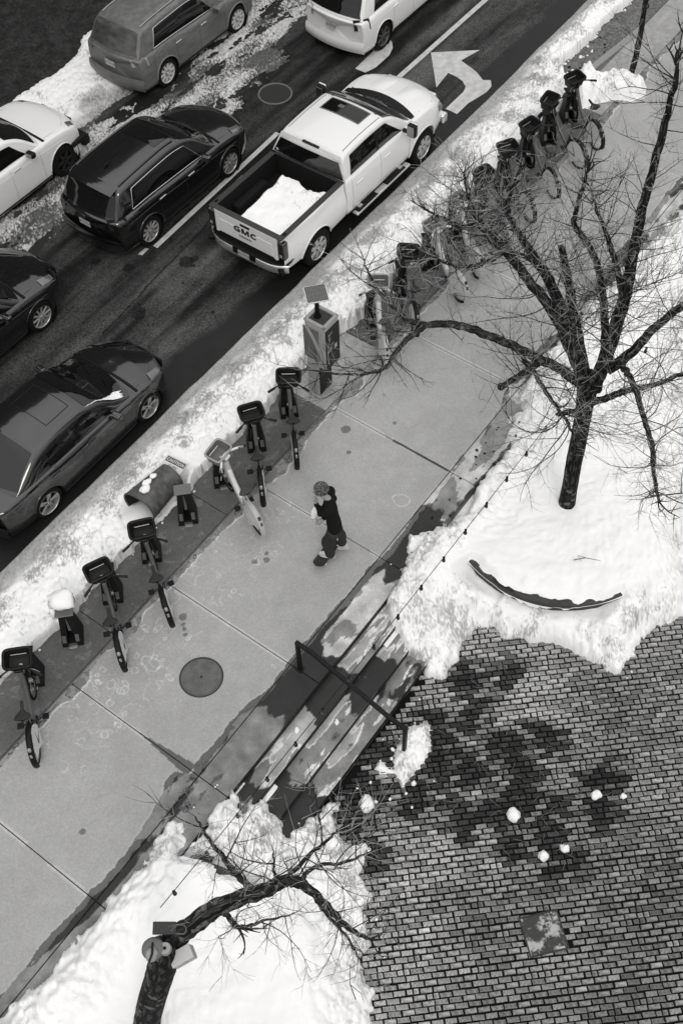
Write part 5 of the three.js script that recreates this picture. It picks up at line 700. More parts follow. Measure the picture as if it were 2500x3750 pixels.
stand.forEach(([x, occ, rx, rz, st, where]) => {
  const t = dockProto.clone(); t.name = numbered('bike_dock'); scene.add(t); if (occ) t.children.find((c) => c.name === 'top_plate').material = dockMat; t.position.set(x - 0.0, 0.03, -8.86); t.rotation.y = Math.PI / 4;
  tag(t, occ ? 'black bike dock holding the bike ' + where : 'empty black bike dock, ' + where, 'bike dock', 'docks of the bike share row');
  if (!occ) { if (x < 5) { const c = part('snow_clump', [chunk(0.22, 12).scale(0.9, 0.5, 1.0).translate(0.36, 0.93, 0)], cleanSnow, scene); c.position.copy(t.position); c.rotation.y = t.rotation.y; tag(c, 'cap of snow on the empty dock near the left edge', 'snow'); } return; }
  const b = makeBike(occ === 2, st + 0.22 * Math.sin(x * 11.3)); b.name = numbered(occ === 2 ? 'electric_bike' : 'share_bike'); scene.add(b);
  const dx = x + 0.14 - rx, dz = -8.98 - rz, a = Math.atan2(-dz, dx); b.position.set(rx + 0.05 * Math.cos(a), 0.0, rz - 0.05 * Math.sin(a)); b.rotation.order = 'YXZ'; b.rotation.y = a; b.rotation.x = 0.05 * Math.sin(x * 7);
  b.position.y = 0.004;
  tag(b, (occ === 2 ? 'pale grey electric share bike ' : 'dark share bike with black basket ') + where, 'bicycle', 'docked share bikes');
});
// ---------------------------------------------------------------- pay kiosk with solar panel
{
  const t = thing('solar_kiosk', 'grey pay kiosk with a small solar panel on a mast', 'kiosk', [10.91, 0.0, -8.8]);
  const grey = M(0.34, 0.55), mid = M(0.2, 0.55);
  part('plinth', [rbox(0.5, 0.02, 0.4, 0.006, 0, 0.01, -0.04)], M(0.27, 0.8), t);
  part('post', [rbox(0.4, 0.95, 0.26, 0.03, 0, 0.49, -0.06)], grey, t);
  part('front_panel', [rbox(0.37, 0.92, 0.02, 0.01, 0.01, 0.49, 0.075)], M(0.012, 0.4), t);
  const hd = part('head', [rbox(0.44, 1.12, 0.46, 0.07, 0, 1.4, 0.04)], grey, t);
  part('side_wing', [rbox(0.014, 0.8, 0.34, 0.006, -0.226, 1.44, -0.03)], M(0.13, 0.6), hd);
  part('side_stripe', [(() => { const s = new THREE.Shape(); s.moveTo(-0.2, 1.86); s.quadraticCurveTo(0.04, 1.5, 0.12, 1.16); s.lineTo(0.2, 1.16); s.quadraticCurveTo(0.12, 1.56, -0.12, 1.86); return T(new THREE.ExtrudeGeometry(s, { depth: 0.006, bevelEnabled: false }), 0, 0, 0).rotateY(-Math.PI / 2).translate(-0.234, 0, 0.04); })()], M(0.36, 0.5), hd);
  const sc = part('screen_panel', [rbox(0.4, 1.0, 0.02, 0.012, 0.01, 1.37, 0.276)], MP(0.006, 0.3, { specularIntensity: 0.5 }), hd);
  part('decal', [box(0.1, 0.012, 0.004, -0.06, 1.74, 0.29, 0, 0, 0.5), box(0.012, 0.16, 0.004, -0.11, 1.68, 0.29), box(0.1, 0.008, 0.004, -0.02, 1.46, 0.29), box(0.07, 0.1, 0.004, 0.08, 1.33, 0.29), box(0.02, 0.07, 0.004, -0.08, 1.38, 0.29)], M(0.42, 0.5), sc);
  part('keypad', [rbox(0.14, 0.12, 0.03, 0.01, -0.02, 1.15, 0.285)], M(0.05, 0.5), sc);
  part('tray', [rbox(0.3, 0.02, 0.32, 0.05, 0.0, 1.962, 0.04)], M(0.045, 0.6), hd);
  part('tray_rim', [rbox(0.44, 0.07, 0.07, 0.03, 0, 1.965, 0.235), rbox(0.44, 0.07, 0.07, 0.03, 0, 1.965, -0.155), rbox(0.07, 0.07, 0.46, 0.03, 0.185, 1.965, 0.04), rbox(0.07, 0.07, 0.46, 0.03, -0.185, 1.965, 0.04)], grey, hd);
  const ms = part('mast', [cyl(0.045, 0.038, 0.6, 14, -0.02, 2.22, -0.02), cyl(0.075, 0.06, 0.06, 14, -0.02, 1.99, -0.02)], blackPlastic, t);
  const tilt = new THREE.Matrix4().makeRotationY(Math.PI / 4 + 0.06).multiply(new THREE.Matrix4().makeRotationZ(0.12)).setPosition(-0.02, 2.52, -0.02);
  const pf = part('solar_panel', [rbox(0.38, 0.025, 0.4, 0.008, 0, 0, 0).applyMatrix4(tilt)], M(0.6, 0.4), ms);
  const cells = []; for (let i = 0; i < 4; i++) for (let j = 0; j < 9; j++) cells.push(box(0.083, 0.006, 0.0375, -0.132 + i * 0.088, 0.014, -0.164 + j * 0.041).applyMatrix4(tilt));
  cells.forEach((c) => part('solar_cell', [c], MP(0.02, 0.12, { clearcoat: 1 }), pf));
}
// ---------------------------------------------------------------- tipped salt barrel with its caution board
{
  const t = thing('salt_barrel', 'battered grey barrel tipped over in the snow bank, snow inside', 'barrel', [7.08, 0.36, -9.62], 0.0);
  t.rotation.set(0, -0.02, 0);
  const n = 48, mk = (r0, r1, x0, x1) => { const rows = []; for (let i = 0; i <= 10; i++) { const u = i / 10, x = lerp(x0, x1, u), r = lerp(r0, r1, u), row = []; for (let k = 0; k < n; k++) { const a = k / n * Math.PI * 2, cut = 0.12 * Math.max(0, Math.cos(a - 1.4)) * (1 - u) * (1 - u); row.push([x + cut * 0.3, r * Math.cos(a), r * 1.02 * Math.sin(a)]); } rows.push(row); } return gridGeo(rows, true); };
  const mt = new THREE.MeshStandardMaterial({ map: (() => { const s = speckle(256, 0.0, 0.16, 7); s.repeat.set(2, 2); return s; })(), roughness: 0.7 });
  part('shell', [mk(0.33, 0.25, -0.44, 0.44), T(new THREE.CircleGeometry(0.25, 40), 0.43, 0, 0, 0, Math.PI / 2)], mt, t);
  part('lining', [mk(0.315, 0.24, -0.44, 0.42)], M(0.02, 0.9), t);
  part('mouth_rim', [tube(Array.from({ length: 41 }, (_, k) => { const a = k / 40 * Math.PI * 2; return [-0.44 + 0.036 * Math.max(0, Math.cos(a - 1.4)), 0.325 * Math.cos(a), 0.33 * Math.sin(a)]; }), 0.016, 6, false)], M(0.09, 0.6), t);
  part('hoop', [tube(Array.from({ length: 41 }, (_, k) => { const a = k / 40 * Math.PI * 2; return [-0.25, 0.317 * Math.cos(a), 0.322 * Math.sin(a)]; }), 0.006, 5, false)], M(0.1, 0.6), t);
  const c = document.createElement('canvas'); c.width = 256; c.height = 176; const g = c.getContext('2d'); g.fillStyle = '#d2d2d2'; g.fillRect(0, 0, 256, 176); g.fillStyle = '#4a4a4a'; g.fillRect(6, 6, 244, 66); g.fillStyle = '#cfcfcf'; g.font = 'bold 50px sans-serif'; g.textAlign = 'center'; g.fillText('CAUTION', 128, 57); g.fillStyle = '#555'; g.font = 'bold 44px sans-serif'; g.fillText('SLIPS', 128, 122); g.fillRect(40, 140, 176, 8);
  const ct = new THREE.CanvasTexture(c); ct.colorSpace = THREE.SRGBColorSpace;
  const sg = thing('caution_board', 'pale CAUTION board lying in the snow against the barrel', 'sign', [7.66, 0.4, -9.7]); sg.rotation.set(0, -Math.PI / 2 + 0.08, 0); sg.rotation.order = 'YXZ'; sg.rotation.x = 0.15;
  part('board', [rbox(0.44, 0.014, 0.3, 0.004, 0, 0, 0)], M(0.45, 0.7), sg);
  part('print', [T(new THREE.PlaneGeometry(0.42, 0.28), 0, 0.009, 0, -Math.PI / 2)], new THREE.MeshStandardMaterial({ map: ct, roughness: 0.7 }), sg);
  [[6.86, 0.68, -9.6, 0.09, 'snow lump on top of the tipped barrel, nearest its mouth'], [6.98, 0.7, -9.66, 0.07, 'snow lump on the tipped barrel, middle of three'], [7.14, 0.7, -9.66, 0.055, 'smallest snow lump on the tipped barrel, farthest from the mouth']].forEach(([x, y, z, r, l], i) => tag(part('snow_clump', [chunk(r, i * 3.3 + 9).scale(1.2, 0.6, 0.9).translate(x, y + r * 0.2, z)], cleanSnow, scene), l, 'snow clump', 'snow clumps on the barrel'));
  tag(part('snow_heap', [chunk(0.3, 77).scale(1.1, 0.6, 1).translate(6.62, 0.1, -9.6)], cleanSnow, scene), 'snow spilling from the mouth of the barrel', 'snow');
}
// ---------------------------------------------------------------- covers, rail, young tree
function coverTex() { return groundMaps(-0.4, -0.4, 0.8, 0.8, 256, 256, (x, z) => { const g = (Math.floor(x * 90) + Math.floor(z * 90)) & 1, r = Math.hypot(x, z); return [r < 0.018 ? 0.005 : (r > 0.305 ? 0.1 : (g ? 0.17 : 0.07) * (0.4 + 1.2 * fbm(x * 12, z * 12, 4))), 0.6]; }); }
{ const t = thing('manhole_cover', 'round cast iron manhole cover in the pale sidewalk', 'manhole cover', [4.885, 0.004, -6.785]), m = new THREE.MeshStandardMaterial({ ...coverTex(), metalness: 0.2 });
  part('lid', [worldUV(cyl(0.325, 0.322, 0.012, 56, 0, 0.0, 0), -0.4, -0.4, 0.8, 0.8)], m, t);
  const k = []; for (let i = -9; i <= 9; i++) for (let j = -9; j <= 9; j++) if (Math.hypot(i, j) < 9.4 && (i || j)) k.push(box(0.018, 0.008, 0.018, i * 0.032, 0.008, j * 0.032)); const st = part('tread_studs', k, M(0.14, 0.6), t); st.userData.kind = 'stuff';
  part('ring', [T(new THREE.TorusGeometry(0.345, 0.016, 6, 64), 0, -0.004, 0, Math.PI / 2)], M(0.05, 0.6), t); }
{ const t = thing('manhole_cover', 'round manhole cover in the asphalt left of the pickup hood', 'manhole cover', [17.72, -0.115, -15.27]);
  part('lid', [cyl(0.36, 0.358, 0.01, 48, 0, 0, 0)], M(0.03, 0.7), t); part('ring', [T(new THREE.TorusGeometry(0.395, 0.03, 6, 56), 0, -0.014, 0, Math.PI / 2)], M(0.13, 0.8), t); }
{ const t = thing('handrail', 'black square tube handrail running down beside the steps', 'handrail', [0, 0, 0]), m = M(0.01, 0.5);
  const bar = (a, b, w) => { const A = V(...a), B = V(...b), l = A.distanceTo(B), g = new RoundedBoxGeometry(w, l, w, 2, 0.006), q = new THREE.Quaternion().setFromUnitVectors(V(0, 1, 0), B.clone().sub(A).normalize()); return g.applyQuaternion(q).translate((A.x + B.x) / 2, (A.y + B.y) / 2, (A.z + B.z) / 2); };
  part('post', [bar([5.93, 0, -5.57], [5.93, 0.9, -5.57], 0.06)], m, t); part('post', [bar([5.93, -0.62, -3.52], [5.93, 0.36, -3.52], 0.06)], m, t);
  part('rail', [bar([5.93, 0.9, -5.6], [5.93, 0.9, -5.27], 0.065), bar([5.93, 0.905, -5.29], [5.93, 0.36, -3.78], 0.065), bar([5.93, 0.365, -3.8], [5.93, 0.365, -3.49], 0.065)], m, t);
  for (const [y, z] of [[0.006, -5.57], [-0.594, -3.52]]) part('base_plate', [rbox(0.12, 0.012, 0.12, 0.004, 5.93, y, z)], m, t); }
[[5.1, -0.145, -5.02, 0.05, 'white lump with a wet rim on the upper step below the rail'], [5.62, -0.295, -4.62, 0.045, 'small white lump on the middle step below the rail']].forEach(([x, y, z, r, l], i) => tag(part('snow_clump', [chunk(r, i * 5.1 + 3).scale(1.3, 0.6, 0.8).rotateY(0.7).translate(x, y, z)], cleanSnow, scene), l, 'snow clump'));
// ---------------------------------------------------------------- bare trees
const barkTex = (() => { const W = 256, H = 256, d = new Uint8Array(W * H * 4); for (let j = 0; j < H; j++) for (let i = 0; i < W; i++) { const u = i / W, v = j / H, r = fbm(u * 34 + 3 * fbm(v * 4, u * 4, 2), v * 7, 4), k = fbm(u * 9 + 4, v * 9, 4), l = 0.008 + 0.05 * sstep(0.35, 0.75, r) + (k > 0.6 ? 0.1 * sstep(0.6, 0.7, k) : 0), o = (j * W + i) * 4; d[o] = d[o + 1] = d[o + 2] = toS(l); d[o + 3] = 255; } const t = new THREE.DataTexture(d, W, H); t.wrapS = t.wrapT = THREE.MirroredRepeatWrapping; t.magFilter = THREE.LinearFilter; t.colorSpace = THREE.SRGBColorSpace; t.needsUpdate = true; return t; })();
const bark = new THREE.MeshPhysicalMaterial({ map: barkTex, roughness: 0.95, specularIntensity: 0.3 }), twigDark = M(0.03, 0.9), twigPale = M(0.42, 0.85), lichen = M(0.16, 0.95);
function barkTube(pts, rad, sides, rough = 0.12) {       // tube with knobbly radius and bark uv
  const g = tube(pts, rad, sides), p = g.attributes.position, n = pts.length, row = sides; const L = [0]; for (let i = 1; i < n; i++) L.push(L[i - 1] + pts[i].distanceTo(pts[i - 1]));
  const U = new Float32Array(p.count * 2);
  for (let i = 0; i < p.count; i++) { const r = clamp(Math.floor(i / row) - 1, 0, n - 1), k = i % row; U[2 * i] = k / row; U[2 * i + 1] = L[r] * 1.2; const c = pts[r], q = V(p.getX(i), p.getY(i), p.getZ(i)).sub(c), s = 1 + rough * (fbm(k * 1.3 + 3, L[r] * 9, 3) - 0.5) * 2; p.setXYZ(i, c.x + q.x * s, c.y + q.y * s, c.z + q.z * s); }
  g.setAttribute('uv', new THREE.BufferAttribute(U, 2)); g.computeVertexNormals(); return g;
}
function growTwig(A, p, dir, len, r, depth, bend) {
  const pts = [p.clone()], n = Math.max(4, Math.round(len / 0.08)), d = dir.clone().normalize(), cv = V(rr(-1, 1), rr(-0.6, 1), rr(-1, 1)).multiplyScalar(0.1); let q = p.clone();
  for (let i = 0; i < n; i++) { d.add(cv).add(V(rr(-1, 1), rr(-1, 1) + bend * 2, rr(-1, 1)).multiplyScalar(0.12)).normalize(); q = q.clone().addScaledVector(d, len / n); pts.push(q); }
  A[r < 0.006 && rnd() < 0.72 ? 1 : 0].push(tube(pts, pts.map((_, i) => Math.max(0.0011, r * (1 - 0.75 * i / n))), r > 0.006 ? 5 : 3, false));
  if (depth > 0) { const m = Math.round(len * (depth > 1 ? 5.5 : 8)) + 1; for (let k = 0; k < m; k++) { const t = rr(0.15, 1), i = Math.min(n - 1, Math.floor(t * n)), e = pts[i + 1].clone().sub(pts[i]).normalize(), side = V(rr(-1, 1), rr(-0.6, 1), rr(-1, 1)); side.addScaledVector(e, -side.dot(e)).normalize(); growTwig(A, pts[i], e.clone().multiplyScalar(rr(0.5, 1)).add(side.multiplyScalar(rr(0.5, 1.1))), len * rr(0.28, 0.62) * (depth > 1 ? 1 : 0.85), r * rr(0.45, 0.62), depth - 1, bend); } }
}
function buildTree(t, trunk, trunkR, limbs, density, nLimbTwigs, long, reach) {
  const tk = part('trunk', [barkTube(spline(trunk, 30), Array.from({ length: 31 }, (_, i) => trunkR(i / 30)), 18, 0.06)], bark, t);
  const A = [[], []], lich = [];
  limbs.forEach(([r0, r1, P], li) => {
    const n = Math.max(10, P.length * 5), pts = spline(P, n).map((p, i) => p.add(V(rr(-1, 1), rr(-1, 1), rr(-1, 1)).multiplyScalar(0.012))), R = pts.map((_, i) => lerp(r0, r1, i / n) * (1 + (i === n ? -0.2 : 0)));
    part('branch', [barkTube(pts, R, 10, 0.18)], bark, t);
    let len = 0; for (let i = 1; i <= n; i++) len += pts[i].distanceTo(pts[i - 1]);
    const m = nLimbTwigs(li, r0, r1, len), low = limbs === LIMBS && li <= 2;
    for (let k = 0; k < m; k++) {
      const u = Math.pow(rnd(), 0.8), i = Math.min(n - 1, Math.floor((0.12 + 0.88 * u) * n)), e = pts[i + 1].clone().sub(pts[i]).normalize(), s = V(rr(-1, 1), rr(-0.35, 1), rr(-1, 1)); s.addScaledVector(e, -s.dot(e)).normalize();
      const kind = rnd(), out = e.clone().multiplyScalar(rr(0.1, 0.9)).add(s), o = pts[i].clone().addScaledVector(s, R[i] * 0.6);
      const hi = pts[i].y > 5.6 ? 0.62 : 1; if (kind < (low ? 0.1 : long * hi)) growTwig(A, o, out, rr(0.6, low ? 0.95 : reach * hi), rr(0.006, 0.011) * (hi < 1 ? 0.8 : 1), 2, 0.05); else if (kind < long + 0.2) growTwig(A, o, out, rr(0.4, 0.9), rr(0.005, 0.008), 1, 0.06); else growTwig(A, o, out, rr(0.12, 0.5), rr(0.003, 0.0055), 1, 0.03);
    }
    if (r1 < 0.04) for (let k = 0; k < 3; k++) growTwig(A, pts[n], pts[n].clone().sub(pts[n - 2]).normalize().add(V(rr(-0.6, 0.6), rr(-0.2, 0.6), rr(-0.6, 0.6))), rr(0.3, 0.6), r1 * 0.6, 2, 0.1);
    for (let k = 0; k < len * density; k++) { const i = Math.floor(rnd() * n), a = V(rr(-1, 1), rr(-0.3, 1), rr(-1, 1)).normalize(); lich.push(T(new THREE.IcosahedronGeometry(R[i] * rr(0.08, 0.24), 0).scale(1, 0.6, 1), pts[i].x + a.x * R[i] * 0.95, pts[i].y + a.y * R[i] * 0.95, pts[i].z + a.z * R[i] * 0.95)); }
  });
  if (lich.length) { const o = part('lichen', lich, lichen, t); o.userData.kind = 'stuff'; }
  [[A[0], twigDark], [A[1], twigPale]].forEach(([a, m]) => { if (a.length) { const o = part('twigs', a, m, t); o.userData.kind = 'stuff'; } });
}
{ const t = thing('plaza_tree', 'large bare tree standing in the snow covered planter', 'tree', [0, 0, 0]);
  const tr = [[11.14, -0.3, -3.63], ...TRUNK, [11.09, 3.5, -3.8]];
  buildTree(t, tr, (u) => lerp(0.18, 0.135, sstep(0, 0.25, u)) + 0.03 * sstep(0.7, 0.95, u), LIMBS, 22, (li, r0, r1, len) => Math.round(len * (r1 < 0.03 ? 28 : li === 0 ? 10 : r1 > 0.048 ? 12 : 24)), 0.25, 1.6);
  part('cut_knot', [T(new THREE.SphereGeometry(0.06, 12, 8), ...LIMBS[3][2][2])], bark, t); }
{ const t = thing('plaza_tree', 'dark pollarded tree with boxes on its trunk at the lower left corner', 'tree', [0, 0, 0]);
  const [ax, az] = TREE2;
  buildTree(t, [[0.3, -0.6, -3.95], [0.42, 0.4, -3.92], [0.68, 1.5, -3.82], [0.9, 2.3, -3.72], [1.03, 2.85, -3.66], [1.06, 3.25, -3.66]], (u) => lerp(0.22, 0.175, sstep(0, 0.3, u)) - 0.03 * sstep(0.85, 1, u), LIMBS2, 3, (li, r0, r1, len) => Math.round(len * (li === 0 ? 13 : 17)), 0.14, 0.95);
  const c = part('cut_cap', [T(new THREE.IcosahedronGeometry(0.13, 2).scale(1, 0.5, 1), ax - 0.06, 3.3, az - 0.06)], lichen, t); }
// fittings on that trunk
{ const [ax, az] = TREE2;
  const b = thing('junction_box', 'pale metal junction box strapped to the lower left trunk', 'junction box', [ax + 0.1, 3.02, az + 0.2], -0.5), g = M(0.42, 0.5); b.rotation.z = 0.25;
  part('case', [rbox(0.27, 0.13, 0.16, 0.012, 0, 0, 0)], g, b); part('cover', [rbox(0.275, 0.02, 0.165, 0.006, 0, 0.072, 0)], M(0.5, 0.5), b); part('latch', [rbox(0.04, 0.03, 0.02, 0.006, 0.02, 0.05, 0.09)], M(0.3, 0.4), b);
  const s = thing('flood_lamp', 'dark flat lamp housing with bracket on the lower left trunk', 'lamp', [ax + 0.17, 3.36, az - 0.1], -0.9); s.rotation.z = -0.2; s.scale.setScalar(0.82);
  part('housing', [rbox(0.32, 0.05, 0.17, 0.01, 0.02, 0, 0)], M(0.045, 0.5), s); part('bracket', [tube([[0.16, 0, 0.07], [0.29, -0.03, 0.07], [0.32, -0.03, 0.03], [0.32, -0.03, -0.01], [0.29, -0.03, -0.05], [0.16, 0, -0.05]], 0.012, 6)], M(0.12, 0.5), s);
  const d = thing('round_fitting', 'round pale fitting screwed to the lower left trunk', 'fitting', [ax + 0.02, 3.3, az + 0.05]); part('disc', [cyl(0.075, 0.065, 0.05, 20, 0, 0, 0)], M(0.3, 0.6), d); part('hole', [cyl(0.018, 0.018, 0.06, 10, 0, 0.005, 0)], M(0.01, 0.8), d);
  const h = thing('cloth_wrap', 'pale rag bundle tied to the top of the lower left trunk', 'rag', [ax - 0.12, 3.36, az - 0.02]); part('bundle', [chunk(0.095, 5).scale(1, 0.7, 0.8)], M(0.3, 0.9), h); part('tie', [tube([[-0.08, 0.05, 0.05], [0.0, 0.08, 0.03], [0.1, 0.03, -0.06]], 0.014, 5)], M(0.02, 0.8), h); }
// string lights
function stringLights(a, b, n, sag, label, skip = 0) {
  const t = thing('string_light', label, 'string lights', [0, 0, 0]), A = V(...a), B = V(...b), P = []; for (let i = 0; i <= 40; i++) { const u = i / 40, p = A.clone().lerp(B, u); p.y -= sag * 4 * u * (1 - u); P.push(p); }
  part('cable', [tube(P, 0.0055, 5)], M(0.015, 0.7), t);
  for (let k = 0; k < n; k++) { const u = (k + 0.6) / n, p = A.clone().lerp(B, u); p.y -= sag * 4 * u * (1 - u); const g = new THREE.Group(); g.name = 'bulb'; g.position.copy(p); t.add(g); part('socket', [cyl(0.016, 0.02, 0.07, 10, 0, -0.04, 0)], blackPlastic, g); part('globe', [T(new THREE.SphereGeometry(0.028, 12, 10).scale(1, 1.2, 1), 0, -0.095, 0)], MP(0.015, 0.15, { clearcoat: 1 }), g); }
}
stringLights(CABLE[0].map((v, i) => v + (i === 1 ? 0.5 : i === 0 ? -0.33 : 0.12)), CABLE[1].map((v, i) => v + (i === 1 ? 0.25 : 0)), 16, 0.12, 'string of bulbs stretched between the two plaza trees above the steps');
stringLights(CABLE2[0].map((v, i) => v + (i === 1 ? 0.4 : 0)), CABLE2[1].map((v, i) => v + (i === 1 ? 0.4 : 0)), 3, 0.05, 'string of bulbs leading right from the large tree');
// street tree at the far right, young and thin
{ const t = thing('young_tree', 'thin dark young trunk rising from the snow heap at the top right', 'tree', [22.72, 0, -8.5]);
  part('trunk', [barkTube(spline([[0, -0.1, 0], [0.02, 1, 0.02], [0, 2, -0.02], [0.04, 3.2, 0.02], [0.02, 4.5, 0]], 24), Array.from({ length: 25 }, (_, i) => lerp(0.07, 0.05, i / 24)), 10, 0.25)], bark, t); part('knot', [T(new THREE.SphereGeometry(0.075, 10, 8), 0.02, 1.9, 0)], bark, t); part('trunk_tie', [T(new THREE.TorusGeometry(0.075, 0.012, 6, 18), 0.02, 0.85, 0.02, Math.PI / 2)], M(0.35, 0.7), t); }
// fallen twigs on the snow
[[10.15, -2.95, 0.8, 'forked twig lying on the snow below the large tree'], [2.35, -1.9, -1.0, 'bent stick lying on the snow beside the lower left tree']].forEach(([x, z, a, l]) => tag(part('fallen_twig', [tube([[x, 0.22, z], [x + 0.2 * Math.cos(a), 0.24, z + 0.2 * Math.sin(a)], [x + 0.45 * Math.cos(a + 0.2), 0.23, z + 0.45 * Math.sin(a + 0.2)]], [0.008, 0.006, 0.003], 5), tube([[x + 0.2 * Math.cos(a), 0.24, z + 0.2 * Math.sin(a)], [x + 0.1, 0.26, z + 0.02], [x + 0.03, 0.25, z + 0.12]], [0.005, 0.004, 0.002], 4)], twigDark, scene), l, 'twig'));
// ---------------------------------------------------------------- skateboarder
function capsuleField(bones, cell, pad, k, extra) {     // smooth union of tapered capsules (or ellipsoids) -> mesh
  const lo = V(1e9, 1e9, 1e9), hi = V(-1e9, -1e9, -1e9);
  for (const [a, b, ra, rb] of bones) { for (const [p, r] of [[a, ra], [b, rb]]) { lo.min(V(p[0] - r, p[1] - r, p[2] - r)); hi.max(V(p[0] + r, p[1] + r, p[2] + r)); } }
  lo.subScalar(pad); hi.addScalar(pad); const size = Math.max(hi.x - lo.x, hi.y - lo.y, hi.z - lo.z), N = Math.min(150, Math.ceil(size / cell) + 2), c = lo.clone().add(hi).multiplyScalar(0.5), half = size / 2;
  const mc = new MarchingCubes(N, new THREE.MeshBasicMaterial(), false, false, 400000); mc.isolation = 0;
  const cap = (p, [a, b, ra, rb, sq]) => { const ax = b[0] - a[0], ay = b[1] - a[1], az = b[2] - a[2], px = p[0] - a[0], py = p[1] - a[1], pz = p[2] - a[2], t = clamp((px * ax + py * ay + pz * az) / (ax * ax + ay * ay + az * az + 1e-9), 0, 1); let dx = px - ax * t, dy = py - ay * t, dz = pz - az * t; if (sq) { const f = dx * sq[0] + dz * sq[1], s = sq[2]; dx -= f * sq[0] * (1 - s); dz -= f * sq[1] * (1 - s); } return Math.hypot(dx, dy, dz) - lerp(ra, rb, t); };
  for (let z = 0; z < N; z++) for (let y = 0; y < N; y++) for (let x = 0; x < N; x++) {
    const p = [c.x + (x / N * 2 - 1) * half, c.y + (y / N * 2 - 1) * half, c.z + (z / N * 2 - 1) * half]; let d = 0, s = 0;
    for (const bo of bones) s += Math.exp(-Math.max(-8, cap(p, bo)) / k); d = -k * Math.log(s + 1e-30);
    if (extra) d += extra(p);
    mc.field[x + y * N + z * N * N] = -d;
  }
  mc.update(); const n = mc.count, g = new THREE.BufferGeometry(), P = new Float32Array(n * 3);
  for (let i = 0; i < n; i++) { P[3 * i] = c.x + mc.positionArray[3 * i] * half; P[3 * i + 1] = c.y + mc.positionArray[3 * i + 1] * half; P[3 * i + 2] = c.z + mc.positionArray[3 * i + 2] * half; }
  g.setAttribute('position', new THREE.BufferAttribute(P, 3)); const m = mergeVertices(g, 1e-4); m.computeVertexNormals(); return m;
}
{
  // the rider faces down the street and a little toward the kerb; his left foot is on the board, the right one pushes
  const skin = M(0.3, 0.6), black = M(0.008, 0.95), trousers = M(0.035, 0.9), hairM = M(0.2, 0.85), shoe = M(0.5, 0.7);
  const t = thing('person', 'curly haired person in a black top riding a skateboard, one hand at the mouth', 'person', [0, 0, 0]);
  const F = [-0.62, -0.78], Rt = [0.78, -0.62];                                       // facing and its right hand side (towards +x, -z)
  const at = (o, f, r, y) => [o[0] + F[0] * f + Rt[0] * r, y, o[1] + F[1] * f + Rt[1] * r], hip = [7.97, -6.36], sh = [8.1, -6.53];
  const Lhip = at(hip, 0, -0.095, 0.93), Rhip = at(hip, 0, 0.095, 0.94), Lk = [7.88, 0.56, -6.42], La = [7.89, 0.2, -6.4], Rk = [8.1, 0.54, -6.35], Ra = [8.18, 0.2, -6.36];
  const chest = [sh[0] - 0.03, 1.28, sh[1] + 0.03], neck = [sh[0] - 0.01, 1.5, sh[1] - 0.02], Ls = at(sh, 0.02, -0.19, 1.41), Rs = at(sh, -0.02, 0.19, 1.43);
  const headC = [8.055, 1.66, -6.66];
  const handL = [7.95, 1.4, -6.69], elL = at(sh, 0.15, -0.07, 1.2), handR = at(hip, 0.17, 0.13, 1.0), elR = at(sh, -0.06, 0.24, 1.14);
  const sq = [F[0], F[1], 1.5];
  // body: one continuous skin figure (head, neck, torso, arms, legs)
  const hand = (w, d, up) => { const D = V(...d).normalize(), U = V(...up), B = D.clone().cross(U).normalize(), b = []; const q = (x, y, z) => [w[0] + D.x * x + U.x * y + B.x * z, w[1] + D.y * x + U.y * y + B.y * z, w[2] + D.z * x + U.z * y + B.z * z]; b.push([q(0, 0, 0), q(0.07, 0, 0), 0.026, 0.034]); [[-0.03, 0.055], [-0.01, 0.065], [0.011, 0.06], [0.03, 0.045]].forEach(([z, l]) => { b.push([q(0.08, 0, z), q(0.08 + l * 0.6, -0.012, z), 0.0095, 0.009], [q(0.08 + l * 0.6, -0.012, z), q(0.08 + l * 0.75, -0.045, z), 0.009, 0.008]); }); b.push([q(0.025, 0, -0.03), q(0.055, -0.022, -0.052), 0.012, 0.011], [q(0.055, -0.022, -0.052), q(0.085, -0.04, -0.045), 0.011, 0.009]); return b; };
  const bodyG = capsuleField([[Lhip, Rhip, 0.09, 0.09, sq], [at(hip, 0, 0, 0.98), chest, 0.1, 0.125, sq], [Ls, Rs, 0.06, 0.06], [neck, [headC[0], 1.58, headC[2] + 0.02], 0.052, 0.05], [Lhip, Lk, 0.075, 0.052], [Lk, La, 0.05, 0.036], [Rhip, Rk, 0.075, 0.052], [Rk, Ra, 0.05, 0.036], [Ls, elL, 0.045, 0.037], [elL, handL, 0.035, 0.024], [Rs, elR, 0.045, 0.037], [elR, handR, 0.035, 0.024]], 0.014, 0.03, 0.018);
  const headG = capsuleField([[headC, [headC[0] + F[0] * 0.01, 1.7, headC[2] + F[1] * 0.01], 0.09, 0.092], [at([headC[0], headC[2]], 0.045, 0, 1.6), at([headC[0], headC[2]], 0.055, 0, 1.585), 0.06, 0.045], [at([headC[0], headC[2]], 0.1, 0, 1.66), at([headC[0], headC[2]], 0.118, 0, 1.635), 0.012, 0.017], [at([headC[0], headC[2]], 0.088, 0.02, 1.6), at([headC[0], headC[2]], 0.088, -0.02, 1.6), 0.012, 0.012], [at([headC[0], headC[2]], -0.005, 0.09, 1.66), at([headC[0], headC[2]], -0.01, 0.092, 1.63), 0.02, 0.014], [at([headC[0], headC[2]], -0.005, -0.09, 1.66), at([headC[0], headC[2]], -0.01, -0.092, 1.63), 0.02, 0.014]], 0.006, 0.02, 0.01);
  const hl = capsuleField(hand(handL, [0.25, 0.9, -0.1], [0.6, 0, 0.78]), 0.004, 0.015, 0.006), hr = capsuleField(hand(handR, [-0.5, -0.3, -0.6], [0, 1, 0]), 0.004, 0.015, 0.006);
  part('body', [bodyG, headG, hl, hr], skin, t);
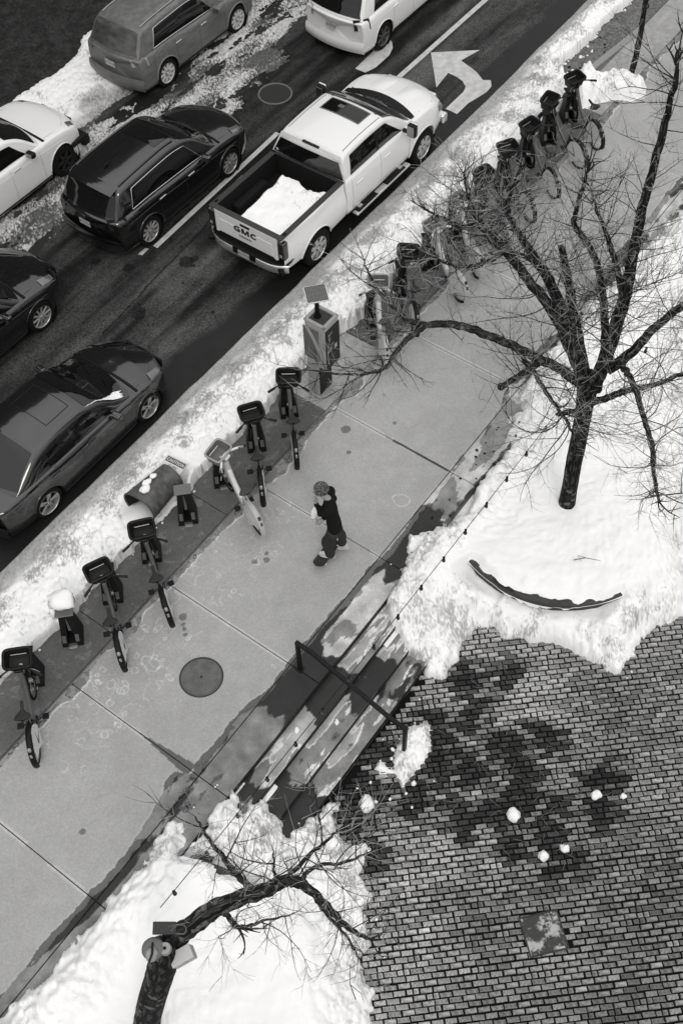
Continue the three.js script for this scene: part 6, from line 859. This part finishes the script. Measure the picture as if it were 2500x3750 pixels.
  for (const s of [1, -1]) part('eye', [T(new THREE.SphereGeometry(0.011, 10, 8), ...at([headC[0], headC[2]], 0.09, 0.034 * s, 1.665))], M(0.03, 0.3), t);
  // hair: tight curls
  { const A = [], A2 = [[], []], c0 = [headC[0] - F[0] * 0.012, 1.7, headC[2] - F[1] * 0.012]; const base = capsuleField([[c0, [c0[0], 1.715, c0[2]], 0.108, 0.108]], 0.008, 0.02, 0.01, (p) => { const f = (p[0] - headC[0]) * F[0] + (p[2] - headC[2]) * F[1]; return Math.max(0, f - 0.06) * 1.2 * (p[1] < 1.69 ? 1 : 0) + (p[1] < 1.625 ? (1.625 - p[1]) * 1.5 : 0); }); A.push(base);
    for (let i = 0; i < 420; i++) { const u = rnd() * Math.PI * 2, v = Math.acos(rr(-0.25, 1)), d = V(Math.sin(v) * Math.cos(u), Math.cos(v), Math.sin(v) * Math.sin(u)); if (d.x * F[0] + d.z * F[1] > 0.72 && d.y < 0.25) continue; const r = 0.112, q = V(c0[0], c0[1] + 0.006, c0[2]).addScaledVector(d, r), e = V(rnd() - 0.5, rnd() - 0.5, rnd() - 0.5).cross(d).normalize(), w = d.clone().cross(e), P = []; for (let k = 0; k <= 7; k++) { const a = k / 7 * 7, s = 0.009 + 0.004 * rnd(); P.push(q.clone().addScaledVector(e, Math.cos(a) * s).addScaledVector(w, Math.sin(a) * s).addScaledVector(d, 0.002 * k)); } A2[rnd() < 0.5 ? 1 : 0].push(tube(P, 0.005, 4)); }
    const hr0 = part('hair', [mergeGeometries([...A, ...A2[0]].map(prep))], hairM, t); part('dark_curls', [mergeGeometries(A2[1].map(prep))], M(0.06, 0.85), hr0).userData.kind = 'stuff'; }
  // clothing
  const fold = (p) => 0.006 * (fbm(p[0] * 26 + p[1] * 9, p[1] * 26 + p[2] * 14, 3) - 0.5);
  part('top', [capsuleField([[at(hip, 0, 0, 0.93), at(hip, -0.02, 0, 1.02), 0.16, 0.165, sq], [at(hip, -0.02, 0, 1.0), [chest[0], 1.28, chest[2]], 0.165, 0.175, sq], [[chest[0], 1.28, chest[2]], [neck[0], 1.43, neck[2]], 0.165, 0.08, sq], [Ls, Rs, 0.078, 0.078], [Ls, elL, 0.064, 0.056], [elL, [lerp(elL[0], handL[0], 0.9), lerp(elL[1], handL[1], 0.9), lerp(elL[2], handL[2], 0.9)], 0.054, 0.04], [Rs, elR, 0.066, 0.058], [elR, [lerp(elR[0], handR[0], 0.92), lerp(elR[1], handR[1], 0.92), lerp(elR[2], handR[2], 0.92)], 0.056, 0.042]], 0.012, 0.04, 0.022, (p) => fold(p) * 2 + (p[1] < 0.9 ? (0.9 - p[1]) * 3 : 0))], black, t);
  const mid = (a, b, u) => [lerp(a[0], b[0], u), lerp(a[1], b[1], u), lerp(a[2], b[2], u)];
  part('trousers', [capsuleField([[at(hip, 0, -0.06, 0.93), at(hip, 0, 0.06, 0.93), 0.122, 0.122, sq], [at(hip, 0, -0.08, 0.86), at(hip, 0, 0.08, 0.86), 0.12, 0.12, sq], [Lhip, Lk, 0.118, 0.105], [Lk, [La[0], 0.2, La[2]], 0.105, 0.088], [Rhip, Rk, 0.118, 0.1], [Rk, mid(Rk, Ra, 0.85), 0.1, 0.085]], 0.012, 0.04, 0.022, (p) => fold(p) * 2.5 + (p[1] > 0.985 ? (p[1] - 0.985) * 4 : 0))], trousers, t);
  part('belt', [T(new THREE.TorusGeometry(0.128, 0.016, 8, 32).scale(1, 0.78, 1), 0, 0, 0, Math.PI / 2).rotateY(Math.atan2(-Rt[1], Rt[0])).translate(hip[0], 0.955, hip[1])], M(0.05, 0.6), t);
  part('hip_tag', [rbox(0.012, 0.06, 0.1, 0.004, 0, 0, 0).rotateY(Math.atan2(Rt[1], -Rt[0])).translate(...at(hip, -0.01, -0.205, 0.9))], M(0.7, 0.7), t);
  const shoeG = (toe, heel) => { const d = V(toe[0] - heel[0], 0, toe[2] - heel[2]).normalize(); return [capsuleField([[heel, mid(heel, toe, 0.35), 0.045, 0.05], [mid(heel, toe, 0.3), toe, 0.05, 0.038], [mid(heel, toe, 0.12), [mid(heel, toe, 0.12)[0], heel[1] + 0.06, mid(heel, toe, 0.12)[2]], 0.045, 0.045]], 0.007, 0.02, 0.012, (p) => (p[1] < heel[1] - 0.03 ? (heel[1] - 0.03 - p[1]) * 4 : 0)), (() => { const h = V(...heel).addScaledVector(d, -0.04), e = V(...toe).addScaledVector(d, 0.03), m = h.clone().lerp(e, 0.5), s = new THREE.Shape(); s.absellipse(0, 0, h.distanceTo(e) / 2, 0.047, 0, Math.PI * 2); return new THREE.ExtrudeGeometry(s, { depth: 0.024, bevelEnabled: true, bevelSize: 0.004, bevelThickness: 0.004, bevelSegments: 1, curveSegments: 20 }).rotateX(-Math.PI / 2).rotateY(Math.atan2(-d.z, d.x)).translate(m.x, heel[1] - 0.052, m.z); })()]; };
  const [s1, so1] = shoeG([7.82, 0.165, -6.55], [7.91, 0.165, -6.36]), [s2, so2] = shoeG([8.13, 0.06, -6.45], [8.21, 0.11, -6.3]);
  const a1 = part('shoe', [s1], shoe, t); part('sole', [so1], M(0.7, 0.7), a1); const a2 = part('shoe', [s2], shoe, t); part('sole', [so2], M(0.7, 0.7), a2);
  // board, 0.8 m, rolling toward -x
  const b = thing('skateboard', 'dark skateboard under the front foot of the rider', 'skateboard', [7.97, 0, -6.5], 0.06);
  const rows = []; for (let i = 0; i <= 30; i++) { const u = i / 30 * 2 - 1, x = u * 0.4, w = 0.103 * Math.sqrt(Math.max(0.0004, 1 - Math.max(0, (Math.abs(u) - 0.72) / 0.28) ** 2)), y = 0.1 + 0.05 * sstep(0.66, 1, Math.abs(u)), r = []; for (let j = -6; j <= 6; j++) r.push([x, y + 0.01 * (j / 6) ** 2, w * j / 6]); for (let j = 6; j >= -6; j--) r.push([x, y - 0.012 + 0.01 * (j / 6) ** 2, w * j / 6]); rows.push(r); }
  part('deck', [gridGeo(rows, true)], M(0.035, 0.9), b);
  for (const x of [-0.22, 0.22]) { part('truck', [rbox(0.05, 0.04, 0.12, 0.01, x, 0.068, 0), cyl(0.008, 0.008, 0.2, 8, x, 0.035, 0, Math.PI / 2)], steel, b); for (const s of [1, -1]) part('wheel', [T(lathe([[0.006, -0.018], [0.026, -0.018], [0.029, -0.012], [0.029, 0.012], [0.026, 0.018], [0.006, 0.018]], 20), x, 0.03, s * 0.085, Math.PI / 2)], M(0.5, 0.6), b); }
  // thin plastic bag hanging from the raised hand
  const g = thing('plastic_bag', 'white plastic bag hanging from the rider raised hand', 'bag', [7.94, 0, -6.69]);
  const rw = []; for (let i = 0; i <= 16; i++) { const u = i / 16, y = lerp(1.4, 1.07, u), r0 = lerp(0.014, 0.082, sstep(0.05, 0.6, u)) * (u > 0.92 ? 0.75 : 1), row = []; for (let k = 0; k < 18; k++) { const a = k / 18 * Math.PI * 2, r = r0 * (1 + 0.25 * Math.sin(a * 3 + u * 5) * (1 - u * 0.5) + 0.2 * (fbm(a * 2, u * 8, 3) - 0.5)); row.push([r * Math.cos(a) - 0.04 * u, y, r * Math.sin(a) * 0.7 + 0.01 * u]); } rw.push(row); } rw.push(rw[16].map(() => [-0.04, 1.07, 0.01]));
  part('pouch', [gridGeo(rw, true)], new THREE.MeshPhysicalMaterial({ color: g3(0.85), roughness: 0.5, transmission: 0.15 }), g); part('contents', [rbox(0.07, 0.12, 0.05, 0.02, -0.03, 1.13, 0.01)], M(0.12, 0.7), g);
}
renderer.render(scene, camera);
